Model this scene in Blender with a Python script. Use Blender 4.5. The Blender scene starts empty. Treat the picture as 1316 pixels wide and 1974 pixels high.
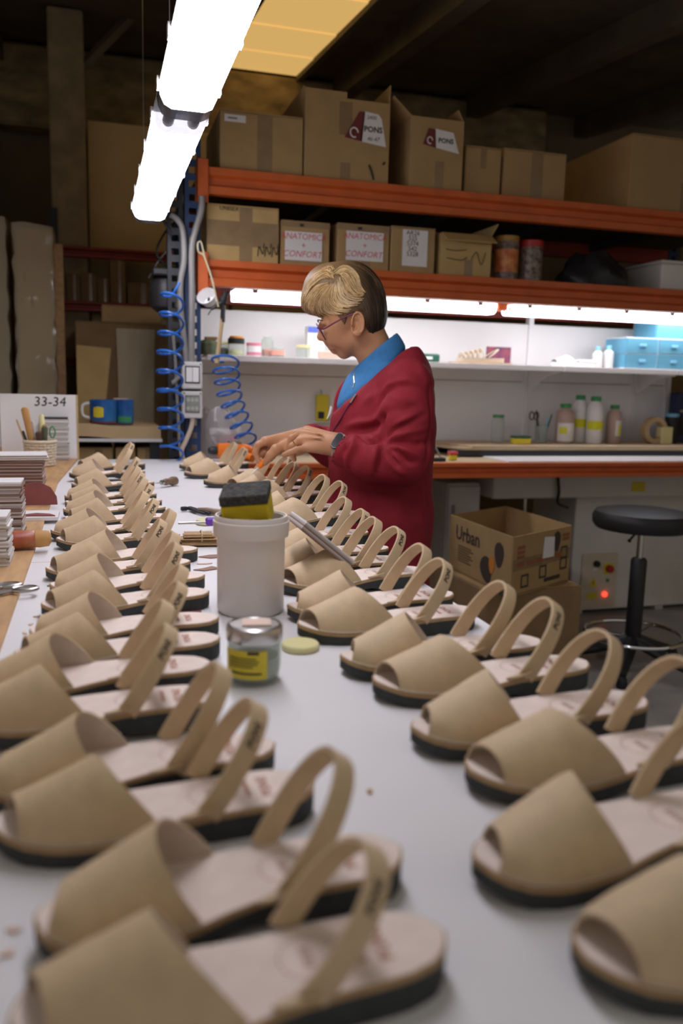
import bpy, bmesh, math, random
import numpy as np
from mathutils import Vector, Matrix
random.seed(7)
C = bpy.context.scene.collection
S = bpy.context.scene
PI = math.pi

# ------------------------------------------------------------------ camera
CZ = 1.22                                   # eye height above the floor
TZ = 0.90                                   # work table top
FPX, IW, IH = 1604.0, 1316.0, 1974.0
def _v(x, y): return Vector((x - IW/2, -(y - IH/2), -FPX))
_fy = _v(185, 720).normalized()
_fx = _v(6160, 875).normalized(); _fx = (_fx - _fy*_fx.dot(_fy)).normalized()
_fz = _fx.cross(_fy)
ROT = Matrix((_fx, _fy, _fz))               # rows: world axes in camera space
cd = bpy.data.cameras.new('camera'); cam = bpy.data.objects.new('camera', cd); C.objects.link(cam)
cam.matrix_world = Matrix.Translation((0, 0, CZ)) @ ROT.to_4x4()
cd.sensor_fit = 'HORIZONTAL'; cd.sensor_width = 24.0; cd.lens = FPX/IW*24.0
cd.clip_start = 0.02; cd.clip_end = 60
cd.dof.use_dof = True; cd.dof.focus_distance = 1.62; cd.dof.aperture_fstop = 3.6
S.camera = cam
def P(x, y, Y=None, Z=None, X=None):        # photo pixel -> point on a world plane
    d = ROT @ _v(x, y)
    if Y is not None: k = Y/d.y
    elif Z is not None: k = (Z-CZ)/d.z
    else: k = X/d.x
    return Vector((d.x*k, d.y*k, d.z*k+CZ))

# ------------------------------------------------------------------ world, exposure
w = bpy.data.worlds.new('world'); S.world = w; w.use_nodes = True
w.node_tree.nodes['Background'].inputs[0].default_value = (1.0, 0.94, 0.86, 1)
w.node_tree.nodes['Background'].inputs[1].default_value = 0.28
S.view_settings.view_transform = 'Standard'; S.view_settings.look = 'None'
S.view_settings.exposure = 0.0; S.view_settings.gamma = 1.0; S.view_settings.use_curve_mapping = False
LAMP = 17.5                                   # radiance of the fluorescent covers
LAMP2 = 9.5

# ------------------------------------------------------------------ materials
def lin(r, g, b):
    f = lambda c: (c/255/12.92) if c <= 10 else ((c/255+0.055)/1.055)**2.4
    return (f(r), f(g), f(b), 1)
MATS = {}
def mat(name, col, rough=0.6, metal=0.0, var=0.0, scale=20.0, bump=0.0, bscale=None, spec=0.4, stretch=None,
        emit=None, estr=0.0, trans=0.0, alpha=1.0, sheen=0.0, col2=None, detail=4.0, coat=0.0):
    m = bpy.data.materials.new(name); m.use_nodes = True; MATS[name] = m
    nt = m.node_tree; b = nt.nodes['Principled BSDF']
    if len(col) == 3: col = (*col, 1)
    b.inputs['Base Color'].default_value = col
    b.inputs['Roughness'].default_value = rough; b.inputs['Metallic'].default_value = metal
    b.inputs['Specular IOR Level'].default_value = spec
    b.inputs['Transmission Weight'].default_value = trans; b.inputs['Alpha'].default_value = alpha
    b.inputs['Coat Weight'].default_value = coat
    if sheen: b.inputs['Sheen Weight'].default_value = sheen
    if emit: b.inputs['Emission Color'].default_value = emit; b.inputs['Emission Strength'].default_value = estr
    if var or bump or col2:
        tc = nt.nodes.new('ShaderNodeTexCoord'); vec = tc.outputs['Object']
        if stretch:
            mp = nt.nodes.new('ShaderNodeMapping'); mp.inputs['Scale'].default_value = stretch
            nt.links.new(vec, mp.inputs['Vector']); vec = mp.outputs['Vector']
    if var or col2:
        n = nt.nodes.new('ShaderNodeTexNoise'); n.inputs['Scale'].default_value = scale; n.inputs['Detail'].default_value = detail
        nt.links.new(vec, n.inputs['Vector'])
        r = nt.nodes.new('ShaderNodeValToRGB')
        r.color_ramp.elements[0].position = 0.3; r.color_ramp.elements[1].position = 0.7
        c2 = col2 if col2 else tuple(min(1, c*(1+var)) for c in col[:3])+(1,)
        if len(c2) == 3: c2 = (*c2, 1)
        c1 = col if col2 else tuple(c*(1-var) for c in col[:3])+(1,)
        r.color_ramp.elements[0].color = c1; r.color_ramp.elements[1].color = c2
        nt.links.new(n.outputs['Fac'], r.inputs['Fac']); nt.links.new(r.outputs['Color'], b.inputs['Base Color'])
    if bump:
        n2 = nt.nodes.new('ShaderNodeTexNoise'); n2.inputs['Scale'].default_value = bscale or scale*3; n2.inputs['Detail'].default_value = 5
        nt.links.new(vec, n2.inputs['Vector'])
        bp = nt.nodes.new('ShaderNodeBump'); bp.inputs['Strength'].default_value = bump; bp.inputs['Distance'].default_value = 0.004
        nt.links.new(n2.outputs['Fac'], bp.inputs['Height']); nt.links.new(bp.outputs['Normal'], b.inputs['Normal'])
    return m
def emitter(name, col, strength):
    m = bpy.data.materials.new(name); m.use_nodes = True; nt = m.node_tree; nt.nodes.clear()
    e = nt.nodes.new('ShaderNodeEmission'); o = nt.nodes.new('ShaderNodeOutputMaterial')
    e.inputs[0].default_value = (*col, 1); e.inputs[1].default_value = strength
    nt.links.new(e.outputs[0], o.inputs[0]); MATS[name] = m
    return m
def clear(name, col, amount, rough=0.1):     # thin clear film or plastic wall: part transparent, part glossy and diffuse
    m = bpy.data.materials.new(name); m.use_nodes = True; nt = m.node_tree; b = nt.nodes['Principled BSDF']
    b.inputs['Base Color'].default_value = (*col[:3], 1); b.inputs['Roughness'].default_value = rough
    t = nt.nodes.new('ShaderNodeBsdfTransparent'); mx = nt.nodes.new('ShaderNodeMixShader')
    t.inputs[0].default_value = (min(1, col[0]*.5+.5), min(1, col[1]*.5+.5), min(1, col[2]*.5+.5), 1)
    mx.inputs[0].default_value = amount
    nt.links.new(b.outputs[0], mx.inputs[1]); nt.links.new(t.outputs[0], mx.inputs[2])
    nt.links.new(mx.outputs[0], nt.nodes['Material Output'].inputs[0]); MATS[name] = m
    return m

# leather & sandals
mat('leather', (0.62, 0.46, 0.285), 0.62, var=0.06, scale=60, bump=0.12, bscale=420, spec=0.3)
mat('leather_edge', (0.42, 0.27, 0.13), 0.75, var=0.12, scale=90)
mat('lining', (0.56, 0.47, 0.37), 0.9, var=0.06, scale=80)
mat('insole', (0.84, 0.71, 0.63), 0.75, var=0.05, scale=55, bump=0.06, bscale=260)
mat('rubber', (0.040, 0.044, 0.044), 0.75, var=0.15, scale=80, bump=0.1, bscale=200)
mat('stitch', (0.70, 0.60, 0.45), 0.8)
mat('ink_black', (0.02, 0.018, 0.016), 0.7)
mat('ink_rust', (0.46, 0.20, 0.13), 0.8)
mat('ink_faint', (0.56, 0.40, 0.33), 0.8)
# structure
mat('laminate', (0.78, 0.77, 0.78), 0.42, var=0.025, scale=5, spec=0.4, bump=0.02, bscale=60)
mat('plywood', (0.50, 0.30, 0.14), 0.6, var=0.18, scale=9, stretch=(6, 1, 6), bump=0.05)
mat('plywood_pale', (0.55, 0.42, 0.27), 0.6, var=0.12, scale=9, stretch=(1, 6, 6))
mat('concrete_floor', (0.42, 0.40, 0.38), 0.35, var=0.3, scale=3, spec=0.5)
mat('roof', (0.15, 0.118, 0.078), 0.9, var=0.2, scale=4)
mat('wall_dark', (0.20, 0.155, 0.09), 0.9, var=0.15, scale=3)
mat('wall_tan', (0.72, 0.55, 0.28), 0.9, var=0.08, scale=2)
mat('concrete', (0.34, 0.26, 0.15), 0.95, var=0.25, scale=8, bump=0.3, bscale=30)
mat('insulation', (0.34, 0.25, 0.13), 0.95, var=0.4, scale=6, bump=0.6, bscale=20, stretch=(1, 1, 2))
mat('skylight', (0.8, 0.55, 0.2), 0.6, emit=(1.0, 0.62, 0.20, 1), estr=0.62)
# rack
mat('orange_steel', (0.58, 0.115, 0.022), 0.42, var=0.10, scale=12, spec=0.45)
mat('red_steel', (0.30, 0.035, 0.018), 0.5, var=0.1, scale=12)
mat('blue_steel', (0.018, 0.050, 0.135), 0.45, var=0.15, scale=14)
mat('dark_steel', (0.025, 0.027, 0.032), 0.5)
mat('chipboard', (0.085, 0.065, 0.045), 0.9, var=0.2, scale=60)
mat('white_steel', (0.82, 0.81, 0.82), 0.4, var=0.02, scale=5)
mat('machine', (0.74, 0.71, 0.66), 0.5, var=0.05, scale=6)
mat('grey_plastic', (0.64, 0.63, 0.61), 0.5)
mat('conduit', (0.26, 0.25, 0.24), 0.5)
mat('chrome', (0.75, 0.75, 0.76), 0.12, metal=1.0)
mat('steel', (0.55, 0.54, 0.52), 0.3, metal=1.0)
mat('black_plastic', (0.02, 0.02, 0.021), 0.45)
mat('vinyl', (0.022, 0.021, 0.022), 0.45, bump=0.08, bscale=150)
mat('cardboard', (0.40, 0.26, 0.115), 0.9, var=0.07, scale=10, bump=0.03, bscale=80)
mat('cardboard_pale', (0.50, 0.34, 0.14), 0.9, var=0.07, scale=10)
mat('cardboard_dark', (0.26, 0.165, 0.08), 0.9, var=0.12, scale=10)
mat('tape', (0.27, 0.175, 0.085), 0.25, var=0.1, scale=20, spec=0.5)
mat('paper', (0.76, 0.74, 0.72), 0.8, var=0.03, scale=10)
mat('paper_edge', (0.50, 0.46, 0.42), 0.9, var=0.35, scale=8, stretch=(0.3, 0.3, 60))
mat('paper_edge_brown', (0.24, 0.15, 0.11), 0.9, var=0.4, scale=6, stretch=(0.3, 0.3, 60))
mat('kraft', (0.54, 0.38, 0.20), 0.7, var=0.06, scale=6, bump=0.1, bscale=14)
mat('maroon', (0.16, 0.03, 0.03), 0.7)
mat('ink_red', (0.62, 0.10, 0.10), 0.8)
emitter('tube_light', (0.98, 0.95, 1.05), LAMP)
emitter('tube_light_shelf', (1.0, 0.97, 1.0), LAMP2)
clear('clear_cover', (0.16, 0.16, 0.18), 0.40)
clear('film', (0.82, 0.72, 0.52), 0.55, 0.12)
clear('clear_glass', (0.72, 0.78, 0.74), 0.76, 0.05)
clear('clear_bag', (0.78, 0.75, 0.76), 0.68, 0.15)
clear('blue_clear', (0.22, 0.60, 0.82), 0.45, 0.2)
clear('lens', (0.8, 0.8, 0.85), 0.9, 0.05)

# ------------------------------------------------------------------ mesh helpers
class MB:
    def __init__(s): s.v = []; s.f = []
    def add(s, vs, fs, M=None):
        o = len(s.v)
        s.v += [tuple(M @ Vector(p)) for p in vs] if M is not None else [tuple(p) for p in vs]
        s.f += [tuple(i+o for i in f) for f in fs]; return s
    def box(s, c, d, M=None, taper=1.0):
        x, y, z = (k/2 for k in d); cx, cy, cz = c; t = taper
        vs = [(cx-x, cy-y, cz-z), (cx+x, cy-y, cz-z), (cx+x, cy+y, cz-z), (cx-x, cy+y, cz-z),
              (cx-x*t, cy-y*t, cz+z), (cx+x*t, cy-y*t, cz+z), (cx+x*t, cy+y*t, cz+z), (cx-x*t, cy+y*t, cz+z)]
        return s.add(vs, [(0, 3, 2, 1), (4, 5, 6, 7), (0, 1, 5, 4), (1, 2, 6, 5), (2, 3, 7, 6), (3, 0, 4, 7)], M)
    def b2(s, x0, x1, y0, y1, z0, z1, M=None):
        return s.box(((x0+x1)/2, (y0+y1)/2, (z0+z1)/2), (x1-x0, y1-y0, z1-z0), M)
    def lathe(s, prof, n=24, M=None, close=True):
        vs = []; fs = []
        for r, z in prof:
            for k in range(n):
                a = 2*PI*k/n; vs.append((r*math.cos(a), r*math.sin(a), z))
        for i in range(len(prof)-1):
            for k in range(n):
                k2 = (k+1) % n; fs.append((i*n+k, i*n+k2, (i+1)*n+k2, (i+1)*n+k))
        if close:
            if prof[0][0] > 1e-6: fs.append(tuple(range(n-1, -1, -1)))
            if prof[-1][0] > 1e-6: fs.append(tuple((len(prof)-1)*n+k for k in range(n)))
        return s.add(vs, fs, M)
    def tube(s, pts, r, n=8, caps=True, flat=1.0, up=None):
        pts = [Vector(p) for p in pts]; m = len(pts)
        rs = r if isinstance(r, (list, tuple)) else [r]*m
        T = [(pts[min(i+1, m-1)]-pts[max(i-1, 0)]).normalized() for i in range(m)]
        u = Vector(up) if up is not None else (Vector((0, 0, 1)) if abs(T[0].z) < 0.9 else Vector((1, 0, 0)))
        vs = []; fs = []
        for i in range(m):
            if up is not None: u = Vector(up)
            u = (u - T[i]*u.dot(T[i]))
            u = u.normalized() if u.length > 1e-6 else T[i].orthogonal().normalized()
            b = T[i].cross(u)
            for k in range(n):
                a = 2*PI*k/n; vs.append(pts[i]+(u*math.cos(a)*flat+b*math.sin(a))*rs[i])
        for i in range(m-1):
            for k in range(n):
                k2 = (k+1) % n; fs.append((i*n+k, i*n+k2, (i+1)*n+k2, (i+1)*n+k))
        if caps: fs += [tuple(range(n-1, -1, -1)), tuple((m-1)*n+k for k in range(n))]
        return s.add(vs, fs)
    def prism(s, poly, a0, a1, axis='x', M=None):       # poly in the other two axes, in order
        n = len(poly); vs = []
        for a in (a0, a1):
            for p, q in poly:
                vs.append({'x': (a, p, q), 'y': (p, a, q), 'z': (p, q, a)}[axis])
        fs = [tuple(range(n-1, -1, -1)), tuple(n+k for k in range(n))]
        fs += [(k, (k+1) % n, n+(k+1) % n, n+k) for k in range(n)]
        return s.add(vs, fs, M)
    def grid(s, rows, closed=False):                    # rows of points
        m = len(rows); n = len(rows[0]); vs = [p for r in rows for p in r]; fs = []
        for i in range(m-1):
            for k in range(n if closed else n-1):
                k2 = (k+1) % n; fs.append((i*n+k, i*n+k2, (i+1)*n+k2, (i+1)*n+k))
        return s.add(vs, fs)
    def slab(s, rows, th, nrm=None):                    # a grid with thickness
        m = len(rows); n = len(rows[0]); R = [[Vector(p) for p in r] for r in rows]
        vs = [p for r in R for p in r]; lo = []
        for i in range(m):
            for k in range(n):
                du = R[min(i+1, m-1)][k]-R[max(i-1, 0)][k]; dv = R[i][min(k+1, n-1)]-R[i][max(k-1, 0)]
                nn = du.cross(dv); nn = nn.normalized() if nn.length > 1e-12 else Vector((0, 0, 1))
                lo.append(R[i][k]-nn*th)
        N = m*n; fs = []
        for i in range(m-1):
            for k in range(n-1):
                a, b, c, d = i*n+k, i*n+k+1, (i+1)*n+k+1, (i+1)*n+k
                fs += [(a, d, c, b), (N+a, N+b, N+c, N+d)]
        for k in range(n-1): fs += [(k, k+1, N+k+1, N+k), ((m-1)*n+k+1, (m-1)*n+k, N+(m-1)*n+k, N+(m-1)*n+k+1)]
        for i in range(m-1): fs += [((i+1)*n, i*n, N+i*n, N+(i+1)*n), (i*n+n-1, (i+1)*n+n-1, N+(i+1)*n+n-1, N+i*n+n-1)]
        return s.add(vs+lo, fs)
    def mesh(s, name, m=None, smooth=False, bevel=0.0, seg=1, angle=40):
        me = bpy.data.meshes.new(name); me.from_pydata(s.v, [], s.f)
        bm = bmesh.new(); bm.from_mesh(me)
        bmesh.ops.recalc_face_normals(bm, faces=bm.faces)
        if bevel:
            es = [e for e in bm.edges if len(e.link_faces) == 2 and e.calc_face_angle(0) > 0.6]
            bmesh.ops.bevel(bm, geom=es, offset=bevel, segments=seg, affect='EDGES', profile=0.5, clamp_overlap=True)
        bm.to_mesh(me); bm.free()
        if smooth:
            for p in me.polygons: p.use_smooth = True
            me.set_sharp_from_angle(angle=math.radians(angle))
        if m: me.materials.append(MATS[m])
        me.update(); return me
    def build(s, name, m, parent=None, smooth=False, bevel=0.0, seg=1, loc=None, label=None, angle=40):
        o = bpy.data.objects.new(name, s.mesh(name, m, smooth, bevel, seg, angle)); C.objects.link(o)
        if parent: o.parent = parent
        if loc is not None: o.location = loc
        if label: o['label'] = label
        return o
def thing(name, label, cat, loc=(0, 0, 0), rz=0.0, group=None):
    o = bpy.data.objects.new(name, None); C.objects.link(o); o.empty_display_size = 0.05
    o.location = loc; o.rotation_euler = (0, 0, rz); o['label'] = label; o['category'] = cat
    if group: o['group'] = group
    return o
def tag(o, label, cat, group=None):
    o['label'] = label; o['category'] = cat
    if group: o['group'] = group
    return o
def struct(o, label=None):
    o['kind'] = 'structure'
    if label: o['label'] = label
    return o
def copy_tree(o, parent=None):
    c = o.copy(); C.objects.link(c); c.parent = parent
    for ch in list(o.children): copy_tree(ch, c)
    return c
RX = lambda a: Matrix.Rotation(a, 4, 'X')
RY = lambda a: Matrix.Rotation(a, 4, 'Y')
RZ = lambda a: Matrix.Rotation(a, 4, 'Z')
TR = lambda x, y, z: Matrix.Translation((x, y, z))
def interp(tab, x): return float(np.interp(x, [t[0] for t in tab], [t[1] for t in tab]))
def smooth_path(pts, n=8):                             # Catmull-Rom
    pts = [Vector(p) for p in pts]; out = []
    for i in range(len(pts)-1):
        p0, p1, p2, p3 = pts[max(i-1, 0)], pts[i], pts[i+1], pts[min(i+2, len(pts)-1)]
        for k in range(n):
            t = k/n; out.append(0.5*((2*p1)+(p2-p0)*t+(2*p0-5*p1+4*p2-p3)*t*t+(3*p1-p0-3*p2+p3)*t**3))
    out.append(pts[-1]); return out
_tx = {}
def text2d(s, bold=0.0, shear=0.0):                    # flat letters, unit size, centred: verts, faces
    key = (s, bold, shear)
    if key in _tx: return _tx[key]
    cu = bpy.data.curves.new('t', 'FONT'); cu.body = s; cu.size = 1.0; cu.offset = bold; cu.shear = shear
    cu.align_x = 'CENTER'; cu.align_y = 'CENTER'; cu.resolution_u = 2
    o = bpy.data.objects.new('t', cu); C.objects.link(o)
    me = bpy.data.meshes.new_from_object(o.evaluated_get(bpy.context.evaluated_depsgraph_get()))
    vs = [tuple(v.co) for v in me.vertices]; fs = [tuple(p.vertices) for p in me.polygons]
    bpy.data.objects.remove(o); bpy.data.curves.remove(cu); bpy.data.meshes.remove(me)
    _tx[key] = (vs, fs); return vs, fs
def letters(mb, s, size, M, bold=0.0, shear=0.0, wx=1.0):   # M maps (x right, y up, z out) to local
    vs, fs = text2d(s, bold, shear)
    return mb.add([(x*size*wx, y*size, 0) for x, y, z in vs], fs, M)
# text plane facing -Y: x -> +X, y -> +Z, z -> -Y
FACE = Matrix(((1, 0, 0, 0), (0, 0, -1, 0), (0, 1, 0, 0), (0, 0, 0, 1)))
ORD = ['', 'first', 'second', 'third', 'fourth', 'fifth', 'sixth', 'seventh', 'eighth', 'ninth', 'tenth', 'eleventh', 'twelfth',
       'thirteenth', 'fourteenth', 'fifteenth', 'sixteenth', 'seventeenth', 'eighteenth', 'nineteenth', 'twentieth', 'twenty-first', 'twenty-second']

# ------------------------------------------------------------------ the room
RACKY = 3.33                                # front plane of the rack
BACKY = 6.0
struct(MB().b2(-2.6, 5.2, -2.5, 6.3, -0.05, 0.0).build('floor', 'concrete_floor'), 'worn grey concrete floor')
def roofz(y): return 3.22+0.1*(y-5.8)
roof = MB()
roof.add([(-2.6, 0.9, roofz(.9)), (5.2, 0.9, roofz(.9)), (5.2, 6.3, roofz(6.3)), (-2.6, 6.3, roofz(6.3)),
          (-2.6, 0.9, roofz(.9)+.06), (5.2, 0.9, roofz(.9)+.06), (5.2, 6.3, roofz(6.3)+.06), (-2.6, 6.3, roofz(6.3)+.06)],
         [(0, 1, 2, 3), (7, 6, 5, 4), (0, 4, 5, 1), (1, 5, 6, 2), (2, 6, 7, 3), (3, 7, 4, 0)])
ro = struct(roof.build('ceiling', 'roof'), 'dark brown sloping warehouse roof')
# roof joists
for i, x in enumerate((-1.3, -0.55, 1.62, 2.6, 3.6)):
    m = MB(); a = 0.9; b = 6.2
    for y in (a, b): pass
    m.add([(x-.05, a, roofz(a)-.14), (x+.05, a, roofz(a)-.14), (x+.05, b, roofz(b)-.14), (x-.05, b, roofz(b)-.14),
           (x-.05, a, roofz(a)), (x+.05, a, roofz(a)), (x+.05, b, roofz(b)), (x-.05, b, roofz(b))],
          [(0, 3, 2, 1), (4, 5, 6, 7), (0, 1, 5, 4), (1, 2, 6, 5), (2, 3, 7, 6), (3, 0, 4, 7)])
    m.build('roof_joist', 'roof', ro)
# translucent yellow skylight strip with its sheets
sk = bpy.data.objects.new('window_1', None); C.objects.link(sk); struct(sk, 'yellow translucent skylight strip in the roof')
ys = [5.78, 5.30, 4.78, 4.20, 3.6, 3.0]
for a, b in zip(ys[:-1], ys[1:]):
    m = MB(); dz = -.012
    m.add([(0.80, b+.012, roofz(b)+dz-.004), (1.335, b+.012, roofz(b)+dz-.004), (1.335, a, roofz(a)+dz), (0.80, a, roofz(a)+dz),
           (0.80, b+.012, roofz(b)+dz+.006), (1.335, b+.012, roofz(b)+dz+.006), (1.335, a, roofz(a)+dz+.01), (0.80, a, roofz(a)+dz+.01)],
          [(0, 1, 2, 3), (7, 6, 5, 4), (0, 4, 5, 1), (1, 5, 6, 2), (2, 6, 7, 3), (3, 7, 4, 0)])
    m.build('sheet', 'skylight', sk)
for x in (0.80, 1.335):
    m = MB(); m.b2(x-.02, x+.02, 0, 1, -.045, 0)
    m.v = [(p[0], 3.0+2.8*p[1], roofz(3.0+2.8*p[1])+p[2]) for p in m.v]
    m.build('edge_strip', 'roof', sk)
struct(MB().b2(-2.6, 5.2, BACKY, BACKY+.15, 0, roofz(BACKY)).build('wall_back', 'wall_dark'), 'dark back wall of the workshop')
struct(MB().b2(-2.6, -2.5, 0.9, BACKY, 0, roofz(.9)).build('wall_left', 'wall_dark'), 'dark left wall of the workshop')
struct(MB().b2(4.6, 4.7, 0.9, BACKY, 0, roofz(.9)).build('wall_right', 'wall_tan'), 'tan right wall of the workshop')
struct(MB().b2(-0.6, 3.2, 5.78, BACKY-.002, 2.72, roofz(5.78)-.02).build('trim_1', 'insulation', bevel=.02), 'brown fibrous lintel under the roof')
# tan partition panels in front of the back wall
for i, (x0, x1) in enumerate(((-1.7, -0.62), (-0.02, 0.80), (0.82, 1.62))):
    struct(MB().b2(x0, x1, 5.30, 5.34, 0, 2.66-.0*i).build('trim_%d' % (i+2), 'wall_tan', bevel=.004), 'tan board partition panel')
struct(MB().b2(-.215, -.03, 5.0, 5.2, 0, roofz(5.0)-.01).build('trim_5', 'concrete', bevel=.012, seg=2), 'rough concrete pillar')
# diagonal roof brace beside the pillar
m = MB(); m.tube([tuple(P(150, 138, Y=5.1)), tuple(P(262, 22, Y=5.1))], .028, 4); struct(m.build('trim_6', 'roof'), 'dark diagonal roof brace')

# ------------------------------------------------------------------ work table
tab = thing('work_table', 'long white-topped work table covered with rows of sandals', 'table', (0, 0, 0))
YJ = 1.475
MB().b2(-.42, .502, .05, YJ-.0015, TZ-.026, TZ).build('table_board', 'laminate', tab, bevel=.0015)
MB().b2(-.42, .502, YJ+.0015, 3.275, TZ-.026, TZ-.001).build('table_board', 'laminate', tab, bevel=.0015)
MB().b2(-.42, .501, YJ-.0012, YJ+.0012, TZ-.024, TZ-.0004).build('joint_strip', 'plywood', tab)
for x in (-.40, .47):
    for y in (.10, 1.45, 3.2):
        MB().b2(x-.022, x+.022, y-.022, y+.022, 0, TZ-.026).build('leg', 'dark_steel', tab)
for x in (-.40, .47): MB().b2(x-.015, x+.015, .12, 3.2, TZ-.086, TZ-.027).build('side_rail', 'dark_steel', tab)
# plywood strip along the left edge
pb = MB(); pb.prism([(-.42, .2), (-.112, .2), (-.112, 2.55), (-.085, 3.0), (-.07, 3.26), (-.42, 3.26)], TZ+.0002, TZ+.0062, 'z')
tag(pb.build('plywood_board', 'plywood', bevel=.001), 'thin plywood board lying along the left side of the white table', 'board')
WZ = TZ+.0062

# ------------------------------------------------------------------ hanging fluorescent lights
def batten(name, label, x, y0, y1, z, lampmat, axis='y', wd=.125, tilt=0.0, group=None, endm='clear_cover'):
    L = y1-y0
    t = thing(name, label, 'light', (x, y0, z) if axis == 'y' else (y0, x, z), 0 if axis == 'y' else -PI/2, group)
    if axis == 'x': t.rotation_euler = (0, 0, -PI/2); t.location = (y0, x, z)
    # local: +y along the fixture, cover hangs below z = 0 .. -.055, body above
    h = wd/2
    body = [(-h*.80, .036), (-h*.94, .004), (-h*.99, -.008), (h*.99, -.008), (h*.94, .004), (h*.80, .036)]
    MB().prism(body, .004, L-.004, 'y').build('housing', 'grey_plastic', t, bevel=.003)
    cov = [(-h*.97, -.0085), (-h*.93, -.026), (-h*.80, -.043), (-h*.55, -.051), (h*.55, -.051), (h*.80, -.043), (h*.93, -.026), (h*.97, -.0085)]
    MB().prism(cov, .075, L-.075, 'y').build('diffuser', lampmat, t)
    for a, b in ((.0, .0745), (L-.0745, L)):
        e = MB(); ins = lambda k, poly: [(p*k, q*k) for p, q in poly]
        e.prism(cov, a+.006, b, 'y') if a == 0 else e.prism(cov, a, b-.006, 'y')
        ec = e.build('end_cover', endm, t)
        for sx in (-1, 1):
            mm = MB(); mm.lathe([(.012, 0), (.013, .003), (.013, .063), (.011, .066)], 14, TR(sx*h*.45, a+.004, -.027) @ RX(-PI/2))
            mm.build('tube_end', 'grey_plastic', t)
    n = max(3, int(L/.24))
    for k in range(n):
        yy = .09+(L-.18)*k/(n-1)
        for sx in (-1, 1):
            MB().b2(min(sx*h*.93, sx*(h+.004)), max(sx*h*.93, sx*(h+.004)), yy-.012, yy+.012, -.020, .004).build('clip', 'grey_plastic', t, bevel=.001)
    return t
LX, LZ = .197, CZ+.55+.051
l1 = batten('batten_light', 'hanging fluorescent batten light, the far one over the table', LX, 1.985, 3.265, LZ, 'tube_light', group='hanging batten lights')
l2 = batten('batten_light', 'hanging fluorescent batten light, the near one cut by the top edge', LX, .675, 1.955, LZ, 'tube_light', group='hanging batten lights')
for t, yy in ((l1, (.10, 1.18)), (l2, (.10, 1.18))):
    for y in yy:
        m = MB(); m.tube([(-.02, y, .034), (-.02, y, roofz(t.location.y+y)-LZ-.002)], .0015, 5); m.build('hanging_wire', 'steel', t)
m = MB(); m.tube(smooth_path([(.0, 1.27, .02), (.02, 1.31, .03), (.05, 1.32, -.02), (.09, 1.325, -.08)]), .006, 6); m.build('cable', 'dark_steel', l1)

# ------------------------------------------------------------------ orange rack
RX0, RX1, RD = .365, 3.12, .80
rack = thing('pallet_rack', 'tall storage rack with orange beams and blue uprights behind the woman', 'rack', (0, 0, 0))
def beam(x0, x1, y, zt, h, mname, parent, front=True, name='beam'):
    d = .045; s = -1 if front else 1
    yy = lambda v: y - s*v
    pr = [(0, zt), (0, zt-h*.26), (.024, zt-h*.36), (.024, zt-h*.62), (0, zt-h*.70), (0, zt-h), (d, zt-h), (d, zt)]
    m = MB(); m.prism([(yy(p), q) for p, q in pr], x0, x1, 'x')
    b = m.build(name, mname, parent, bevel=.0012)
    return b
def connector(x, y, zt, h, parent, side=1):
    m = MB(); m.b2(min(x, x+side*.045), max(x, x+side*.045), y-.012, y-.004, zt-h-.035, zt+.025)
    m.b2(min(x, x+side*.007), max(x, x+side*.007), y-.012, y+.05, zt-h-.035, zt+.025)
    m.build('beam_connector', 'orange_steel', parent, bevel=.002)
def upright(x, y, parent, top, mname, w=.06, d=.05, holes=True, face=-1):
    t = .003
    m = MB()
    # C section: front face with a column of slots cut out as gaps between rungs
    fw = w*.26
    m.b2(x-w/2, x-w/2+fw, y-t/2, y+t/2, 0, top); m.b2(x+w/2-fw, x+w/2, y-t/2, y+t/2, 0, top)
    z = .05
    m.b2(x-w/2+fw, x+w/2-fw, y-t/2, y+t/2, 0, .04)
    while z < top-.02:
        m.b2(x-w/2+fw, x+w/2-fw, y-t/2, y+t/2, z, min(z+.026, top)); z += .05
    m.b2(x-w/2, x-w/2+t, y, y+d, 0, top); m.b2(x+w/2-t, x+w/2, y, y+d, 0, top)
    return m.build('upright', mname, parent)
ZU, ZL, ZB = CZ+.784, CZ+.446, CZ-.346
HB = .098
upright(RX0, RACKY+.006, rack, 2.30, 'blue_steel')
upright(RX0, RACKY+RD, rack, 2.30, 'blue_steel')
upright(RX1, RACKY+.006, rack, 2.30, 'blue_steel'); upright(RX1, RACKY+RD, rack, 2.30, 'blue_steel')
for x in (RX0, RX1):
    zz = [.2, .75, 1.3, 1.85, 2.2]
    for k in range(len(zz)-1):
        m = MB(); m.tube([(x, RACKY+.055, zz[k]), (x, RACKY+RD, zz[k+1])] if k % 2 == 0 else [(x, RACKY+RD, zz[k]), (x, RACKY+.055, zz[k+1])], .012, 4)
        m.build('brace', 'blue_steel', rack)
for zt, h in ((ZU, HB), (ZL, HB+.002)):
    beam(RX0+.032, RX1-.032, RACKY-.004, zt, h, 'orange_steel', rack)
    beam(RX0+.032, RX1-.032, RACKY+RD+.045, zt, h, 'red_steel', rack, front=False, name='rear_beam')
    connector(RX0+.012, RACKY-.004, zt, h, rack)
    connector(RX1-.012, RACKY-.004, zt, h, rack, -1)
    d = MB(); n = 5
    for k in range(n):
        a = RX0+.034+(RX1-RX0-.068)*k/n; b = RX0+.034+(RX1-RX0-.068)*(k+1)/n-.002
        MB().b2(a, b, RACKY+.012, RACKY+RD+.03, zt-.022, zt-.002).build('shelf_board', 'chipboard', rack)
    for xx in (.95, 1.5, 2.05, 2.6):
        MB().b2(xx-.02, xx+.02, RACKY+.045, RACKY+RD, zt-.062, zt-.024).build('cross_tie', 'dark_steel', rack)
beam(RX0+.032, RX1-.032, RACKY-.004, ZB, .066, 'orange_steel', rack)
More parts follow.
